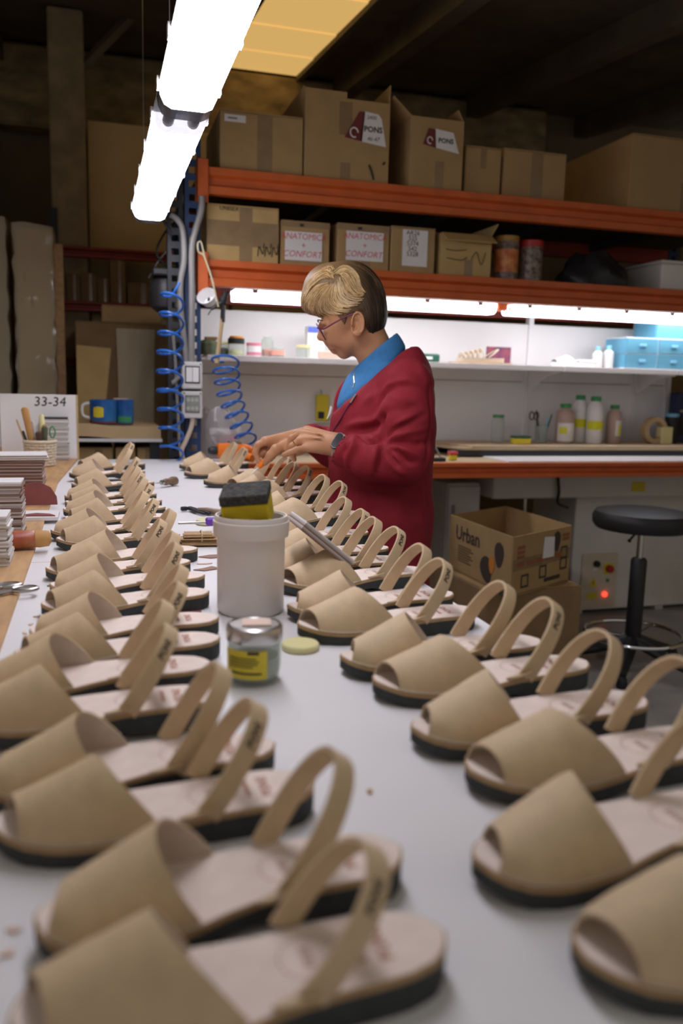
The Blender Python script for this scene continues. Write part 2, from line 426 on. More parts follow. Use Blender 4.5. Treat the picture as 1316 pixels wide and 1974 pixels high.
beam(RX0+.032, RX1-.032, RACKY+RD+.045, ZB, .066, 'orange_steel', rack, front=False, name='rear_beam')
connector(RX0+.012, RACKY-.004, ZB, .066, rack)
MB().b2(RX0+.034, RX1-.034, RACKY+.012, RACKY+RD-.002, ZB-.016, ZB-.001).build('bench_board', 'plywood_pale', rack, bevel=.001)
# second, dark upright of the neighbouring bay
r2 = thing('rack_upright', 'dark perforated steel upright beside the blue rack post', 'post', (0, 0, 0))
upright(.300, RACKY+.02, r2, 2.28, 'dark_steel', w=.058)

# ------------------------------------------------------------------ sandals
SL = .247
MED = [(0, .004), (.012, .016), (.04, .0275), (.09, .0355), (.16, .0405), (.24, .0415), (.34, .039), (.45, .033), (.55, .029), (.68, .029), (.8, .0305), (.88, .029), (.94, .0235), (.98, .0135), (1, .001)]
LAT = [(0, -.002), (.012, -.009), (.04, -.0185), (.09, -.028), (.16, -.036), (.24, -.041), (.34, -.0425), (.45, -.040), (.55, -.036), (.68, -.033), (.8, -.032), (.88, -.0295), (.94, -.0235), (.98, -.0135), (1, -.001)]
ZBT = [(0, .007), (.08, .0015), (.18, 0), (.40, .001), (.50, .0055), (.57, .0055), (.62, .0008), (.66, 0), (.95, 0), (1, .002)]
Z1T = [(0, .0165), (.1, .0120), (.2, .0108), (.38, .012), (.5, .0155), (.6, .0175), (.75, .018), (1, .018)]
XS = [0, .006, .014, .025, .04, .06, .09, .12, .16, .2, .25, .3, .35, .4, .45, .5, .54, .57, .6, .64, .7, .76, .82, .87, .91, .94, .965, .983, .994, 1]
def zt(x): return interp(Z1T, x/SL)+.0045
def sole_slab(zlo, zhi, inset, ym):
    lo = []; hi = []
    for u in XS:
        x = inset+u*(SL-2*inset); a = interp(MED, u)*.94; b = interp(LAT, u)*.94
        s = 1-inset/.036
        lo.append(((x, a*s*ym, zlo(u)), (x, b*s*ym, zlo(u)))); hi.append(((x, a*s*ym, zhi(u)), (x, b*s*ym, zhi(u))))
    n = len(XS); vs = [p for q in lo for p in q]+[p for q in hi for p in q]; fs = []
    for i in range(n-1):
        a = 2*i; fs += [(a, a+1, a+3, a+2), (2*n+a, 2*n+a+2, 2*n+a+3, 2*n+a+1), (a, a+2, 2*n+a+2, 2*n+a), (a+1, 2*n+a+1, 2*n+a+3, a+3)]
    fs += [(0, 2*n, 2*n+1, 1), (2*n-2, 2*n-1, 4*n-1, 4*n-2)]
    return MB().add(vs, fs)
def upper_pts(ym, off=0.0, nu=12, nph=25):
    rows = []
    for k in range(nph):
        ph = PI*k/(nph-1); sn = math.sin(ph); s = .5*(1-math.cos(ph))     # 0 lateral .. 1 medial
        xf = (.019*(1-s)+.007*s)+.001*sn**1.5; xr = (.119*(1-s)+.098*s)-.034*sn**1.1
        row = []
        for i in range(nu):
            u = i/(nu-1); x = xf+(xr-xf)*u; q = min(1, max(0, x/SL))
            a = interp(MED, q)*.94-.0012; b = interp(LAT, q)*.94+.0012; c = (a+b)/2; wd = (a-b)/2
            H = .0125+.47*min(x, .075)+.10*max(0, min(x-.075, .05))
            H = max(H, .006)
            y = c-(wd-off)*math.cos(ph); z = zt(x)+(H-off)*sn**1.05 - (.0035 if k in (0, nph-1) else 0)*0
            row.append((x, y*ym, z))
        rows.append(row)
    return rows
def strap_frame(t, lift=0.0):
    th = PI*t; e = .93
    cs = math.cos(th); q = -math.copysign(abs(cs)**e, cs); p = abs(math.sin(th))**e
    return p, q
def make_sandal(left):
    ym = 1 if left else -1                   # local -y is the lateral side of the left foot
    root = bpy.data.objects.new('sandal', None); C.objects.link(root); root.empty_display_size = .03
    sole_slab(lambda u: interp(ZBT, u), lambda u: interp(Z1T, u), 0, ym).build('outsole', 'rubber', root, smooth=True, angle=50)
    sole_slab(lambda u: interp(Z1T, u)+.00005, lambda u: interp(Z1T, u)+.0036, -.0005, ym).build('midsole', 'leather_edge', root, smooth=True, angle=50)
    ins = sole_slab(lambda u: interp(Z1T, u)+.0037, lambda u: interp(Z1T, u)+.0046, .0012, ym).build('insole', 'insole', root, smooth=True, angle=50)
    # printed stamp on the heel of the insole: name, two lines, a ring
    def onsole(mb):
        mb.v = [(x, y, zt(x)+.0004) for x, y, z in mb.v]; return mb
    m = MB(); tm = lambda x, y: TR(x, y*ym, 0) @ RZ(PI/2)
    letters(m, 'PONS', .012, tm(.205, 0), bold=.02)
    for q in range(6): m.add([(.188, -.013+.0045*q, 0), (.192, -.013+.0045*q, 0), (.192, -.0100+.0045*q, 0), (.188, -.0100+.0045*q, 0)], [(0, 1, 2, 3)])
    onsole(m).build('stamp', 'ink_rust', ins)
    m = MB()
    for q in range(4): m.add([(.157, -.008+.0045*q, 0), (.163, -.0085+.0045*q, 0), (.163, -.0055+.0045*q, 0), (.157, -.005+.0045*q, 0)], [(0, 1, 2, 3)])
    for k in range(20):
        a = 2*PI*k/20; b = 2*PI*(k+.6)/20
        m.add([(.160+.016*math.cos(a), .016*math.sin(a), 0), (.160+.0175*math.cos(a), .0175*math.sin(a), 0),
               (.160+.0175*math.cos(b), .0175*math.sin(b), 0), (.160+.016*math.cos(b), .016*math.sin(b), 0)], [(0, 1, 2, 3)])
    onsole(m).build('ring_stamp', 'ink_faint', ins)
    # upper with thickness, lining inside, thread along the seam
    o = upper_pts(ym); i = upper_pts(ym, .0019)
    m = MB(); m.grid(o); n = len(o); k = len(o[0])
    for e in (0, k-1):
        m.grid([[o[j][e] for j in range(n)], [i[j][e] for j in range(n)]])
    up = m.build('upper', 'leather', root, smooth=True, angle=60)
    MB().grid(i).build('lining', 'lining', up, smooth=True)
    for side in (0, n-1):
        m = MB()
        e = o[side]; L = len(e); total = 26
        for j in range(total):
            f = (j+.1)/total*(L-1); g = (j+.75)/total*(L-1)
            def at(f):
                a = int(f); b = min(a+1, L-1); r = f-a
                return Vector([e[a][q]*(1-r)+e[b][q]*r for q in range(3)])
            sgn = (1 if side else -1)*ym
            d = Vector((0, .0009*sgn, .0008)); m.tube([at(f)+d, at(g)+d], .0010, 5)
        m.build('stitching', 'stitch', up)
    # heel strap: a U in an inclined plane
    bx, bz, ax, az = .153, zt(.153)-.001, .199, .0905
    d = Vector((ax-bx, 0, az-bz)); Lp = d.length; d.normalize(); nn = Vector((-d.z, 0, d.x))
    N = 41; wd = .0185
    def spt(t, v, o):                        # v across the band -1..1, o outwards
        p, q = strap_frame(t); p2, q2 = strap_frame(min(1, t+.01)); p0, q0 = strap_frame(max(0, t-.01))
        base_w = .0305+.0125*p*(1-.30*p)
        tq = Vector((0, (q2-q0)*base_w, 0))+d*(p2-p0)*Lp; tq = tq.normalized() if tq.length > 0 else d
        out = tq.cross(nn); 
        lean = 1-.15*p
        return Vector((bx, q*base_w*ym*1, bz))+d*(p*Lp)+nn*(v*wd/2*lean)+(out*o if ym > 0 else Vector((out.x, -out.y, out.z))*o)
    m = MB(); rows = []
    for j in range(N):
        t = j/(N-1); th = .0014
        rows.append([spt(t, -1, th), spt(t, -.9, th*1.15), spt(t, .9, th*1.15), spt(t, 1, th), spt(t, 1, -th), spt(t, -1, -th)])
    m.grid(rows, closed=True)
    st = m.build('heel_strap', 'leather', root, smooth=True, angle=50)
    for sd in (-1,):                         # the strap end runs forward as a narrow tab along the sole edge
        tb = MB(); rows = []
        for f in np.linspace(0, 1, 6):
            x = .158-.026*f; ye = .0300*sd*(1+.06*f); wv = .0055*(1-f)**.6+.0012; zc = zt(x)+.0012+.0045*(1-f)**2
            rows.append([(x, ye-wv, zc), (x, ye+wv*.6, zc-.0008)])
        tb.slab(rows, .0022); tb.build('strap_tab', 'leather', st, smooth=True)
    vs, fs = text2d('PONS', .03, .15); m = MB(); tl = .0105
    # lateral side of the band, reading up the strap
    tc = .295
    dense = []
    for x, y, z in vs:
        t = tc+(x*tl)/.235*ym; dense.append(spt(t, (y*tl)/(wd/2), .0020))
    m.add(dense, fs); m.build('lettering', 'ink_black', st)
    return root
SANDALS = {True: make_sandal(True), False: make_sandal(False)}
_used = {True: False, False: False}
def place_sandal(x, y, yaw, left, label, group, z=TZ+.0003, strap=1.0, scale=1.0):
    o = SANDALS[left] if not _used[left] else copy_tree(SANDALS[left]); _used[left] = True
    o.location = (x, y, z); o.rotation_euler = (0, 0, math.radians(yaw)); tag(o, label, 'sandal', group); o.scale = (scale, min(1, scale*1.04), min(1, scale*1.06))
    for c in o.children:
        if c.name.startswith('heel_strap'):
            c.scale = (1, 1, strap); c.location.z = -.021*(strap-1)
    return o
# toe position, yaw, left foot?
RIGHT = [(.243, .345, 3, 1), (.226, .445, 4, 0), (.275, .557, 2, 1), (.260, .645, 3, 0), (.264, .760, 1, 1), (.252, .842, 1, 0), (.234, .965, 5, 1), (.240, 1.055, 4, 0),
         (.258, 1.19, 8, 1), (.248, 1.285, 5, 0), (.258, 1.385, 4, 1), (.272, 1.525, 8, 0), (.335, 1.74, 14, 1), (.325, 1.85, 14, 0), (.345, 2.07, 18, 1), (.33, 2.18, 15, 0),
         (.35, 2.32, 20, 1), (.297, 2.44, 4, 0), (.262, 2.655, 6, 1), (.268, 2.88, 8, 0)]
LEFT = [(-.050, .375, 2, 1), (-.044, .452, 4, 0), (-.077, .560, 2, 1), (-.092, .632, 2, 0), (-.124, .742, 1, 1), (-.120, .828, 1, 0), (-.096, .926, 2, 1), (-.086, 1.012, 1, 0),
        (-.080, 1.125, 6, 1), (-.075, 1.235, 3, 0), (-.086, 1.34, 2, 1), (-.062, 1.43, 5, 0), (-.081, 1.585, 0, 1), (-.095, 1.675, 2, 0), (-.075, 1.82, -3, 1), (-.081, 1.94, -3, 0),
        (-.081, 2.05, -3, 1), (-.086, 2.155, 0, 0), (-.076, 2.39, 2, 1), (-.088, 2.60, 6, 0), (-.070, 2.80, 14, 1)]
for i, (x, y, a, l) in enumerate(RIGHT):
    place_sandal(x, y, a, bool(l), 'beige leather sandal, %s from the camera in the right-hand row' % ORD[i+1] if i else 'beige leather sandal in the bottom right corner, nearest of the right-hand row',
                 'sandals in the right-hand row', strap=random.uniform(.97, 1.04))
for i, (x, y, a, l) in enumerate(LEFT):
    x += .005
    z = TZ+.0003 if x > -.10 and y < 2.5 else TZ+.0064
    place_sandal(x, y, a, bool(l), 'beige leather sandal, %s from the camera in the left-hand row' % ORD[i+1] if i else 'beige leather sandal at the bottom edge, nearest of the left-hand row',
                 'sandals in the left-hand row', z=z, strap=random.uniform(.97, 1.04) if i else .84, scale=.905)

# ------------------------------------------------------------------ cartons on the rack
def carton(label, box, Y, depth, z0=None, cat='box', rz=0.0, tapes=('v',), m='cardboard', open_top=False, group=None, tapem='tape', flaps=None, slump=0):
    px0, py0, px1, py1 = box; pm = (px0+px1)/2
    x0 = P(px0, (py0+py1)/2, Y=Y).x; x1 = P(px1, (py0+py1)/2, Y=Y).x; z1 = P(pm, py0, Y=Y).z
    if z0 is None: z0 = P(pm, py1, Y=Y).z
    W, D, H = x1-x0, depth, z1-z0
    t = thing('carton', label, cat, ((x0+x1)/2, Y+D/2, z0), rz, group)
    e = .004
    if open_top:
        for a in ((-W/2, W/2, -D/2, -D/2+e, 0, H), (-W/2, W/2, D/2-e, D/2, 0, H), (-W/2, -W/2+e, -D/2+e, D/2-e, 0, H), (W/2-e, W/2, -D/2+e, D/2-e, 0, H)):
            MB().b2(*a).build('side_panel', m, t)
        MB().b2(-W/2, W/2, -D/2, D/2, 0, e).build('bottom', m, t)
        for (side, ang, ln) in flaps or ():
            f = MB()
            if side in 'fb': f.b2(-W/2+.003, W/2-.003, 0, ln, 0, .0035); s = 1 if side == 'b' else -1; Mx = TR(0, s*D/2, H) @ RX(math.radians(ang)*s) @ (Matrix.Scale(s, 4, (0, 1, 0)))
            else: f.b2(0, ln, -D/2+.003, D/2-.003, 0, .0035); s = 1 if side == 'r' else -1; Mx = TR(s*W/2, 0, H) @ RY(-math.radians(ang)*s) @ (Matrix.Scale(s, 4, (1, 0, 0)))
            f.v = [tuple(Mx @ Vector(p)) for p in f.v]; f.build('flap', m, t)
    else:
        b = MB(); b.b2(-W/2, W/2, -D/2, D/2, 0, H-.0045).build('body', m, t, bevel=.003)
        for s in (-1, 1):
            MB().b2(-W/2+.001, W/2-.001, min(s*.001, s*D/2), max(s*.001, s*D/2), H-.004, H).build('flap', m, t)
    for tp in tapes:
        k = MB()
        if tp == 'v': k.b2(-W*.09+.01, W*.09+.01, -D/2-.0012, -D/2-.0002, H*.0+.004, H*.98)
        elif tp == 'vt': k.b2(-W*.08, W*.08, -D/2-.0012, -D/2-.0002, H*.55, H*.98)
        elif tp == 'vb': k.b2(-W*.02, W*.14, -D/2-.0012, -D/2-.0002, H*.02, H*.40)
        elif tp == 'h': k.b2(-W/2, W/2, -D/2-.0022, -D/2-.0013, H*.28, H*.72)
        elif tp == 'ht': k.b2(-W/2, W/2, -D/2-.0022, -D/2-.0013, H*.86, H*.97)
        k.build('tape', tapem, t)
    return t, W, D, H
def sheet(t, name, x0, x1, z0, z1, D, m, poly=None, lift=.003):
    k = MB(); y = -D/2-lift
    if poly: k.prism(poly, y-.0006, y, 'y')
    else: k.b2(x0, x1, y-.0006, y, z0, z1)
    return k.build(name, m, t)
def write(t, s, size, x, z, D, m, bold=0.0, shear=0.0, lift=.0042, rot=0.0, wx=1.0):
    k = MB(); letters(k, s, size, TR(x, -D/2-lift, z) @ RY(rot) @ FACE, bold, shear, wx); return k.build('print', m, t)
def scribble(t, pts, D, m, r=.0018, lift=.004):
    k = MB(); k.tube(smooth_path([(x, -D/2-lift, z) for x, z in pts], 4), r, 4, flat=1); return k.build('pen_mark', m, t)
mat('card_print', (0.25, 0.22, 0.18), 0.8)
GT = 'cartons on the top shelf'; GL = 'cartons on the lower shelf'
F = RACKY+.015
t, W, D, H = carton('closed cardboard box with small white label, leftmost on the top shelf', (424, 218, 584, 330), F, .42, ZU-.001, group=GT)
sheet(t, 'paper_label', -W*.45, -W*.2, H*.80, H*.92, D, 'paper'); sheet(t, 'print', -W*.41, -W*.30, H*.845, H*.875, D, 'card_print', lift=.0038)
t, W, D, H = carton('largest open cardboard box with maroon and white label on the top shelf', (587, 190, 750, 340), F-.005, .45, ZU-.001, tapes=(), open_top=True, group=GT,
                    flaps=(('f', 176, .0) if 0 else ('l', 78, .03), ('b', 70, .09), ('r', 88, .07)))
MB().b2(-W*.5, -W*.02, -D/2-.004, -D/2, H, H+.022).build('flap', 'cardboard', t)
sheet(t, 'tape', -W*.1, W*.05, H*.56, H*.96, D, 'tape', lift=.0005); sheet(t, 'tape', -W*.08, W*.04, H*.02, H*.22, D, 'tape', lift=.0005)
sheet(t, 'maroon_label', 0, 0, 0, 0, D, 'maroon', poly=[(-W*.04, H*.53), (W*.17, H*.50), (W*.2, H*.86), (W*.13, H*.86)])
sheet(t, 'white_label', 0, 0, 0, 0, D, 'paper', poly=[(W*.15, H*.50), (W*.46, H*.46), (W*.40, H*.80), (W*.36, H*.85), (W*.19, H*.87)])
write(t, 'PONS', .030, W*.30, H*.655, D, 'ink_black', bold=.03); write(t, '2400', .020, W*.28, H*.80, D, 'ink_black'); write(t, '46-47', .022, W*.30, H*.54, D, 'ink_black', shear=.3)
k = MB(); k.tube([(W*.075+.016*math.cos(a), -D/2-.0042, H*.60+.018*math.sin(a)) for a in np.linspace(0, 5.2, 12)], .0028, 4); k.build('print', 'paper', t)
for pts in (((W*.26, H*.22), (W*.3, H*.12), (W*.32, H*.04)), ((W*.43, H*.24), (W*.45, H*.27))): scribble(t, pts, D, 'ink_black', .004)
t, W, D, H = carton('open cardboard box with raised flaps and smaller PONS label on the top shelf', (790, 228, 892, 355), F-.006, .34, ZU-.001, tapes=('vb',), open_top=True, group=GT,
                    flaps=(('r', 120, .05), ('l', 40, .10), ('b', 75, .085)))
sheet(t, 'maroon_label', 0, 0, 0, 0, D, 'maroon', poly=[(-W*.27, H*.62), (-W*.02, H*.58), (-W*.04, H*.84), (-W*.17, H*.85)])
sheet(t, 'white_label', 0, 0, 0, 0, D, 'paper', poly=[(-W*.02, H*.585), (W*.42, H*.53), (W*.30, H*.82), (-W*.05, H*.85)]); write(t, 'PONS', .026, W*.16, H*.69, D, 'ink_black', bold=.03)
k = MB(); k.tube([(-W*.14+.011*math.cos(a), -D/2-.0042, H*.68+.013*math.sin(a)) for a in np.linspace(0, 5.2, 12)], .0022, 4); k.build('print', 'paper', t)
carton('small plain cardboard box just right of the open boxes on the top shelf', (896, 283, 965, 372), F+.02, .34, ZU-.001, tapes=('vt',), group=GT)
carton('plain cardboard box with one vertical tape stripe on the top shelf', (969, 291, 1090, 380), F+.03, .36, ZU-.001, group=GT)
t, W, D, H = carton('biggest cardboard box at the right end of the top shelf', (1214, 268, 1420, 410), F-.002, .62, ZU-.001, tapes=('vb',), group=GT)
sheet(t, 'paper_label', W*.0, W*.10, H*.78, H*.88, D, 'paper')
t, W, D, H = carton('yellowish cardboard box wrapped in wide brown tape, leftmost on the lower shelf', (399, 397, 537, 510), F, .36, ZL-.001, tapes=('v', 'h'), m='cardboard_pale', group=GL)
write(t, 'UNISEX', .022, -W*.2, H*.93, D, 'ink_black'); 
for q in range(3): scribble(t, ((W*(.2+.1*q), H*.12), (W*(.22+.1*q), H*.3), (W*(.27+.1*q), H*.16), (W*(.29+.1*q), H*.36)), D, 'ink_black', .0016)
for (a, b, lab) in (((541, 427, 635, 514), 0, 'cardboard box with red handwritten paper sign, nearer the taped box on the lower shelf'),
                    ((650, 433, 750, 521), 1, 'cardboard box with red handwritten paper sign, just above the woman\'s head')):
    t, W, D, H = carton(lab, a, F+.004, .34, ZL-.001, tapes=('ht',) if not b else ('ht', 'v'), m='cardboard', group=GL)
    sheet(t, 'paper_sign', -W*.42 if not b else -W*.34, W*.34 if not b else W*.38, H*.12 if not b else H*.2, H*.76 if not b else H*.84, D, 'paper')
    cx = -W*.04 if not b else W*.02; zo = 0 if not b else H*.08
    write(t, 'ANATOMICA', .034, cx, H*.65+zo, D, 'ink_red', shear=.1, wx=.92); write(t, '+', .034, cx, H*.45+zo, D, 'ink_red'); write(t, 'CONFORT', .034, cx-.005, H*.26+zo, D, 'ink_red', shear=.25, wx=.98)
    k = MB(); k.b2(-W*.12, -W*.04, -D/2-.003, -D/2-.0025, H*.88, H*.94); k.build('print', 'ink_black', t)
t, W, D, H = carton('cardboard box with a tall white list taped to its front on the lower shelf', (753, 438, 838, 527), F+.002, .34, ZL-.001, tapes=(), group=GL)
sheet(t, 'paper_list', -W*.25, W*.32, H*.15, H*.94, D, 'paper')
for q, s in enumerate(('AR26', '525', '5374', '542', '5328')): write(t, s, .026, -W*.02, H*(.87-.115*q), D, 'ink_black')
t, W, D, H = carton('open cardboard box with a folded-out flap beside the sweet jars', (848, 452, 946, 535), F+.002, .3, ZL-.001, tapes=('vb',), m='cardboard_pale', open_top=True, group=GL,
                    flaps=(('f', -32, .07), ('b', 40, .1), ('r', 60, .06)))
for pts in (((-W*.4, H*.62), (-W*.2, H*.6), (0, H*.64)), ((-W*.38, H*.42), (-W*.1, H*.38), (W*.02, H*.46)), ((W*.1, H*.4), (W*.2, H*.6), (W*.3, H*.3), (W*.38, H*.6))): scribble(t, pts, D, 'ink_black', .0014)
# sweet jars
def jar(name, label, cat, loc, r, h, body, lid, lidh, band=None, group=None, neck=.0, lidr=None, n=20, inner=None):
    t = thing(name, label, cat, loc, 0, group); lr = lidr or r*1.02
    MB().lathe([(r*.88, 0), (r, .004), (r, h*.86), (r*(1-neck), h)], n).build('body', body, t, smooth=True)
    if lid:
        MB().lathe([(lr, h+.0004), (lr, h+lidh*.9), (lr*.94, h+lidh)], n).build('lid', lid, t, smooth=True)
    if band:
        mname, a, b = band[:3]; f0, f1 = (band[3], band[4]) if len(band) > 3 else (0, 2*PI)
        rows = [[((r+.0007)*math.cos(q), (r+.0007)*math.sin(q), z) for q in np.linspace(f0, f1, 19)] for z in (h*a, h*b)]
        MB().grid(rows).build('label_band', mname, t, smooth=True)
    if inner: MB().lathe([(r*.8, .005), (r*.88, .008), (r*.88, h*inner[1]), (r*.6, h*inner[1]+.006)], 14).build('contents', inner[0], t, smooth=True)
    return t
mat('sweet_red', (0.50, 0.06, 0.03), 0.4, col2=(0.75, 0.33, 0.10), scale=25)
mat('cola_brown', (0.07, 0.03, 0.02), 0.4, col2=(0.35, 0.28, 0.22), scale=55)
mat('red_lid', (0.42, 0.03, 0.025), 0.4); mat('gold_lid', (0.40, 0.22, 0.05), 0.4)
p = P(973, 540, Y=F+.08); jar('sweet_jar', 'plastic jar with red and orange label on the lower shelf', 'jar', (p.x, p.y, ZL-.001), .052, .165, 'cola_brown', 'gold_lid', .025, ('sweet_red', .22, .80))
p = P(1021, 540, Y=F+.08); jar('sweet_jar', 'dark plastic jar with bright red lid on the lower shelf', 'jar', (p.x, p.y, ZL-.001), .050, .150, 'cola_brown', 'red_lid', .030)
# black bag and grey case
b = MB(); pc = P(1140, 548, Y=F+.12); rows = []
for i in range(13):
    v = i/12; z = .15*v; row = []
    for k in range(24):
        a = 2*PI*k/24; rr = (1-.75*max(0, v-.25)**1.3)*(1+.09*math.sin(5*a+7*v)+.05*math.sin(11*a+3*v)); row.append((.165*rr*math.cos(a), .13*rr*math.sin(a), z+.01*math.sin(3*a)*v))
    rows.append(row)
b.grid(rows, closed=True); b.f.append(tuple(12*24+k for k in range(24))); b.f.append(tuple(range(24)))
tag(b.build('bin_bag', 'vinyl', smooth=True, loc=(pc.x, pc.y, ZL-.001)), 'crumpled black bag lying on the lower shelf', 'bag')
t = thing('storage_case', 'pale grey plastic case at the right end of the lower shelf', 'case', (P(1300, 540, Y=F+.02).x+.06, F+.16, ZL-.001))
MB().box((0, 0, .06), (.25, .26, .12), taper=1.05).build('body', 'machine', t, bevel=.01, seg=2); MB().box((0, 0, .127), (.275, .285, .013)).build('lid', 'machine', t, bevel=.004)

# ------------------------------------------------------------------ shelf lights under the lower beam
batten('shelf_light', 'long fluorescent light under the shelf, behind the woman\'s head', 3.60, .555, 1.765, CZ+.368, 'tube_light_shelf', axis='x', wd=.12, group='lights under the shelf', endm='tube_light_shelf')
batten('shelf_light', 'long fluorescent light under the shelf, right-hand one above the blue drawers', 3.60, 1.835, 3.045, CZ+.368, 'tube_light_shelf', axis='x', wd=.12, group='lights under the shelf', endm='tube_light_shelf')
for o in bpy.data.objects:
    if o.name.startswith('shelf_light'): o.rotation_euler = (0, 0, -PI/2)
MB().b2(1.772, 1.828, 3.565, 3.64, CZ+.335, CZ+.42).build('lamp_bracket', 'orange_steel', rack, bevel=.004)

# ------------------------------------------------------------------ white back panels and shelf over the bench
PY = 3.99
wp = thing('wall_shelf_unit', 'white steel shelf unit with back panels above the orange bench', 'shelf', (0, 0, 0))
zt0 = P(640, 607, Y=PY).z
xs = [.455, P(1018, 700, Y=PY).x, P(1226, 700, Y=PY).x, 3.05]
for a, b in ((xs[0], xs[1]), (xs[1], xs[2]), (xs[2], xs[3])):
    MB().b2(a+.004, b-.004, PY, PY+.02, 1.235, zt0).build('back_panel', 'white_steel', wp, bevel=.002)
    MB().b2(a+.004, b-.004, PY, PY+.02, ZB+.002, 1.232).build('back_panel', 'white_steel', wp, bevel=.002)
for a in xs:
    MB().b2(a-.013, a+.013, PY-.012, PY+.03, ZB, zt0+.10).build('slotted_post', 'white_steel', wp)
zs = CZ+.092
for a, b in zip(xs[:-1], xs[1:]):
    m = MB(); m.prism([(3.63, zs), (3.63, zs-.024), (3.645, zs-.024), (3.645, zs-.006), (PY-.013, zs-.006), (PY-.013, zs)], a+.002, b-.002, 'x'); m.build('shelf_tray', 'white_steel', wp, bevel=.001)
for a in xs[1:-1]:
    m = MB(); m.prism([(PY-.013, zs-.007), (3.66, zs-.007), (3.66, zs-.03), (3.80, zs-.05), (PY-.013, zs-.13)], a-.002, a+.002, 'x'); m.build('bracket', 'white_steel', wp)

# things on the white shelf
mat('amber_lid', (0.62, 0.25, 0.03), 0.5); mat('pink', (0.65, 0.22, 0.30), 0.5); mat('salmon', (0.80, 0.35, 0.28), 0.5); mat('green', (0.05, 0.28, 0.10), 0.5)
mat('yellow', (0.72, 0.58, 0.04), 0.5); mat('pale_yellow', (0.75, 0.70, 0.35), 0.5); mat('blue_print', (0.10, 0.16, 0.55), 0.5); mat('dark_green', (0.02, 0.10, 0.07), 0.5)
mat('white_plastic', (0.78, 0.77, 0.76), 0.4); mat('olive_junk', (0.16, 0.13, 0.08), 0.8, col2=(0.05, 0.10, 0.05), scale=30); mat('peach', (0.75, 0.55, 0.45), 0.6)
mat('sky_blue', (0.22, 0.52, 0.75), 0.4)
def on_shelf(px, Y=3.72): 
    q = P(px, 690, Y=Y); return (q.x, Y, zs+.0005)
GJ = 'small jars on the white shelf'
t = thing('wax_block', 'brown-green lump of wax at the left end of the white shelf', 'wax', on_shelf(402)); k = MB()
k.lathe([(.045, 0), (.05, .02), (.045, .05), (.03, .065)], 9); k.build('block', 'olive_junk', t, bevel=.004); MB().box((.01, 0, .072), (.05, .05, .012)).build('wrapper', 'cardboard_dark', t)
jar('small_jar', 'squat grey jar with pale lid beside the wax lump', 'jar', on_shelf(430, 3.78), .028, .05, 'clear_glass', 'pale_yellow', .012, group=GJ, inner=('olive_junk', .6))
jar('small_jar', 'clear jar with orange and black lid on the white shelf', 'jar', on_shelf(455), .036, .052, 'clear_glass', 'black_plastic', .024, group=GJ, inner=('pale_yellow', .4))
o = [c for c in bpy.data.objects if c.name.startswith('small_jar')][-1]; MB().lathe([(.030, .0765), (.030, .084), (.026, .086)], 18).build('lid_top', 'amber_lid', o)
jar('small_jar', 'pink jar with pink lid on the white shelf', 'jar', on_shelf(489), .032, .046, 'white_plastic', 'pink', .014, ('pink', .1, .4), group=GJ)
jar('small_jar', 'tall clear jar with open top beside the pink jar', 'jar', on_shelf(515, 3.78), .027, .08, 'clear_glass', 'clear_glass', .012, group=GJ, lidr=.02, inner=('salmon', .4))
jar('small_jar', 'low clear jar with red and green sweets', 'jar', on_shelf(535), .030, .042, 'clear_glass', None, 0, ('salmon', .2, .7), group=GJ, inner=('green', .5))
jar('small_jar', 'clear jar with pale yellow lid near the woman\'s face', 'jar', on_shelf(584, 3.74), .032, .046, 'clear_glass', 'pale_yellow', .012, group=GJ)
t = thing('carton_pack', 'white paper carton with blue printed top behind the woman\'s nose', 'pack', on_shelf(606, 3.86)); MB().box((0, 0, .075), (.085, .05, .15)).build('body', 'paper', t, bevel=.002); MB().box((0, -.0255, .135), (.083, .001, .028)).build('print', 'blue_print', t)
tag(MB().box((0, 0, .017), (.085, .06, .034)).build('soap_block', 'peach', loc=on_shelf(632, 3.70), bevel=.006, seg=2), 'peach coloured block on the white shelf by the chin', 'block')
t = thing('staple_box', 'dark green plastic case on the white shelf right of the woman', 'case', on_shelf(822, 3.74)); MB().box((0, 0, .02), (.12, .05, .04)).build('body', 'dark_green', t, bevel=.01, seg=2); MB().box((-.01, -.0255, .02), (.06, .001, .012)).build('label', 'paper', t)
# pair of woven sandals on a shoe box lid
mat('cream', (0.66, 0.56, 0.44), 0.7, var=.05, scale=30)
t = thing('woven_shoe', 'cream woven shoe on a flat box on the white shelf', 'shoe', on_shelf(925, 3.72)); 
s2 = sole_slab(lambda u: .008, lambda u: .024+.006*u, 0, 1); s2.v = [(x-.12, y, z) for x, y, z in s2.v]; s2.build('sole', 'cream', t)
for q in range(5):
    m = MB(); x0 = -.095+.024*q
    m.tube([(x0+.012*math.cos(a)*0+.01*q*0, .036*math.cos(a), .026+(.018+.006*q)*math.sin(a)) for a in np.linspace(0, PI, 9)], .010, 6, flat=.35, up=(1, 0, 0.4)); m.build('woven_band', 'cream', t)
m = MB(); m.tube([(.05, .03*math.cos(a), .03+.01*math.sin(a)) if 0 else (.03+.06*math.sin(a), .03*math.cos(a), .03+.04*math.sin(a)) for a in np.linspace(0, PI, 11)], .008, 6, flat=.35); m.build('heel_strap', 'cream', t)
MB().box((0, 0, .0035), (.28, .12, .007)).build('tray', 'plywood_pale', t)
t = thing('photo_card', 'dark colourful printed card leaning behind the woven shoe', 'card', on_shelf(960, 3.83)); mat('print_mix', (0.04, 0.03, 0.12), 0.5, col2=(0.40, 0.10, 0.12), scale=18)
MB().box((0, 0, .045), (.13, .012, .088)).build('card', 'print_mix', t)
t = thing('white_shoe', 'plain white shoe lying on the white shelf beside the squeeze bottles', 'shoe', on_shelf(1105, 3.74))
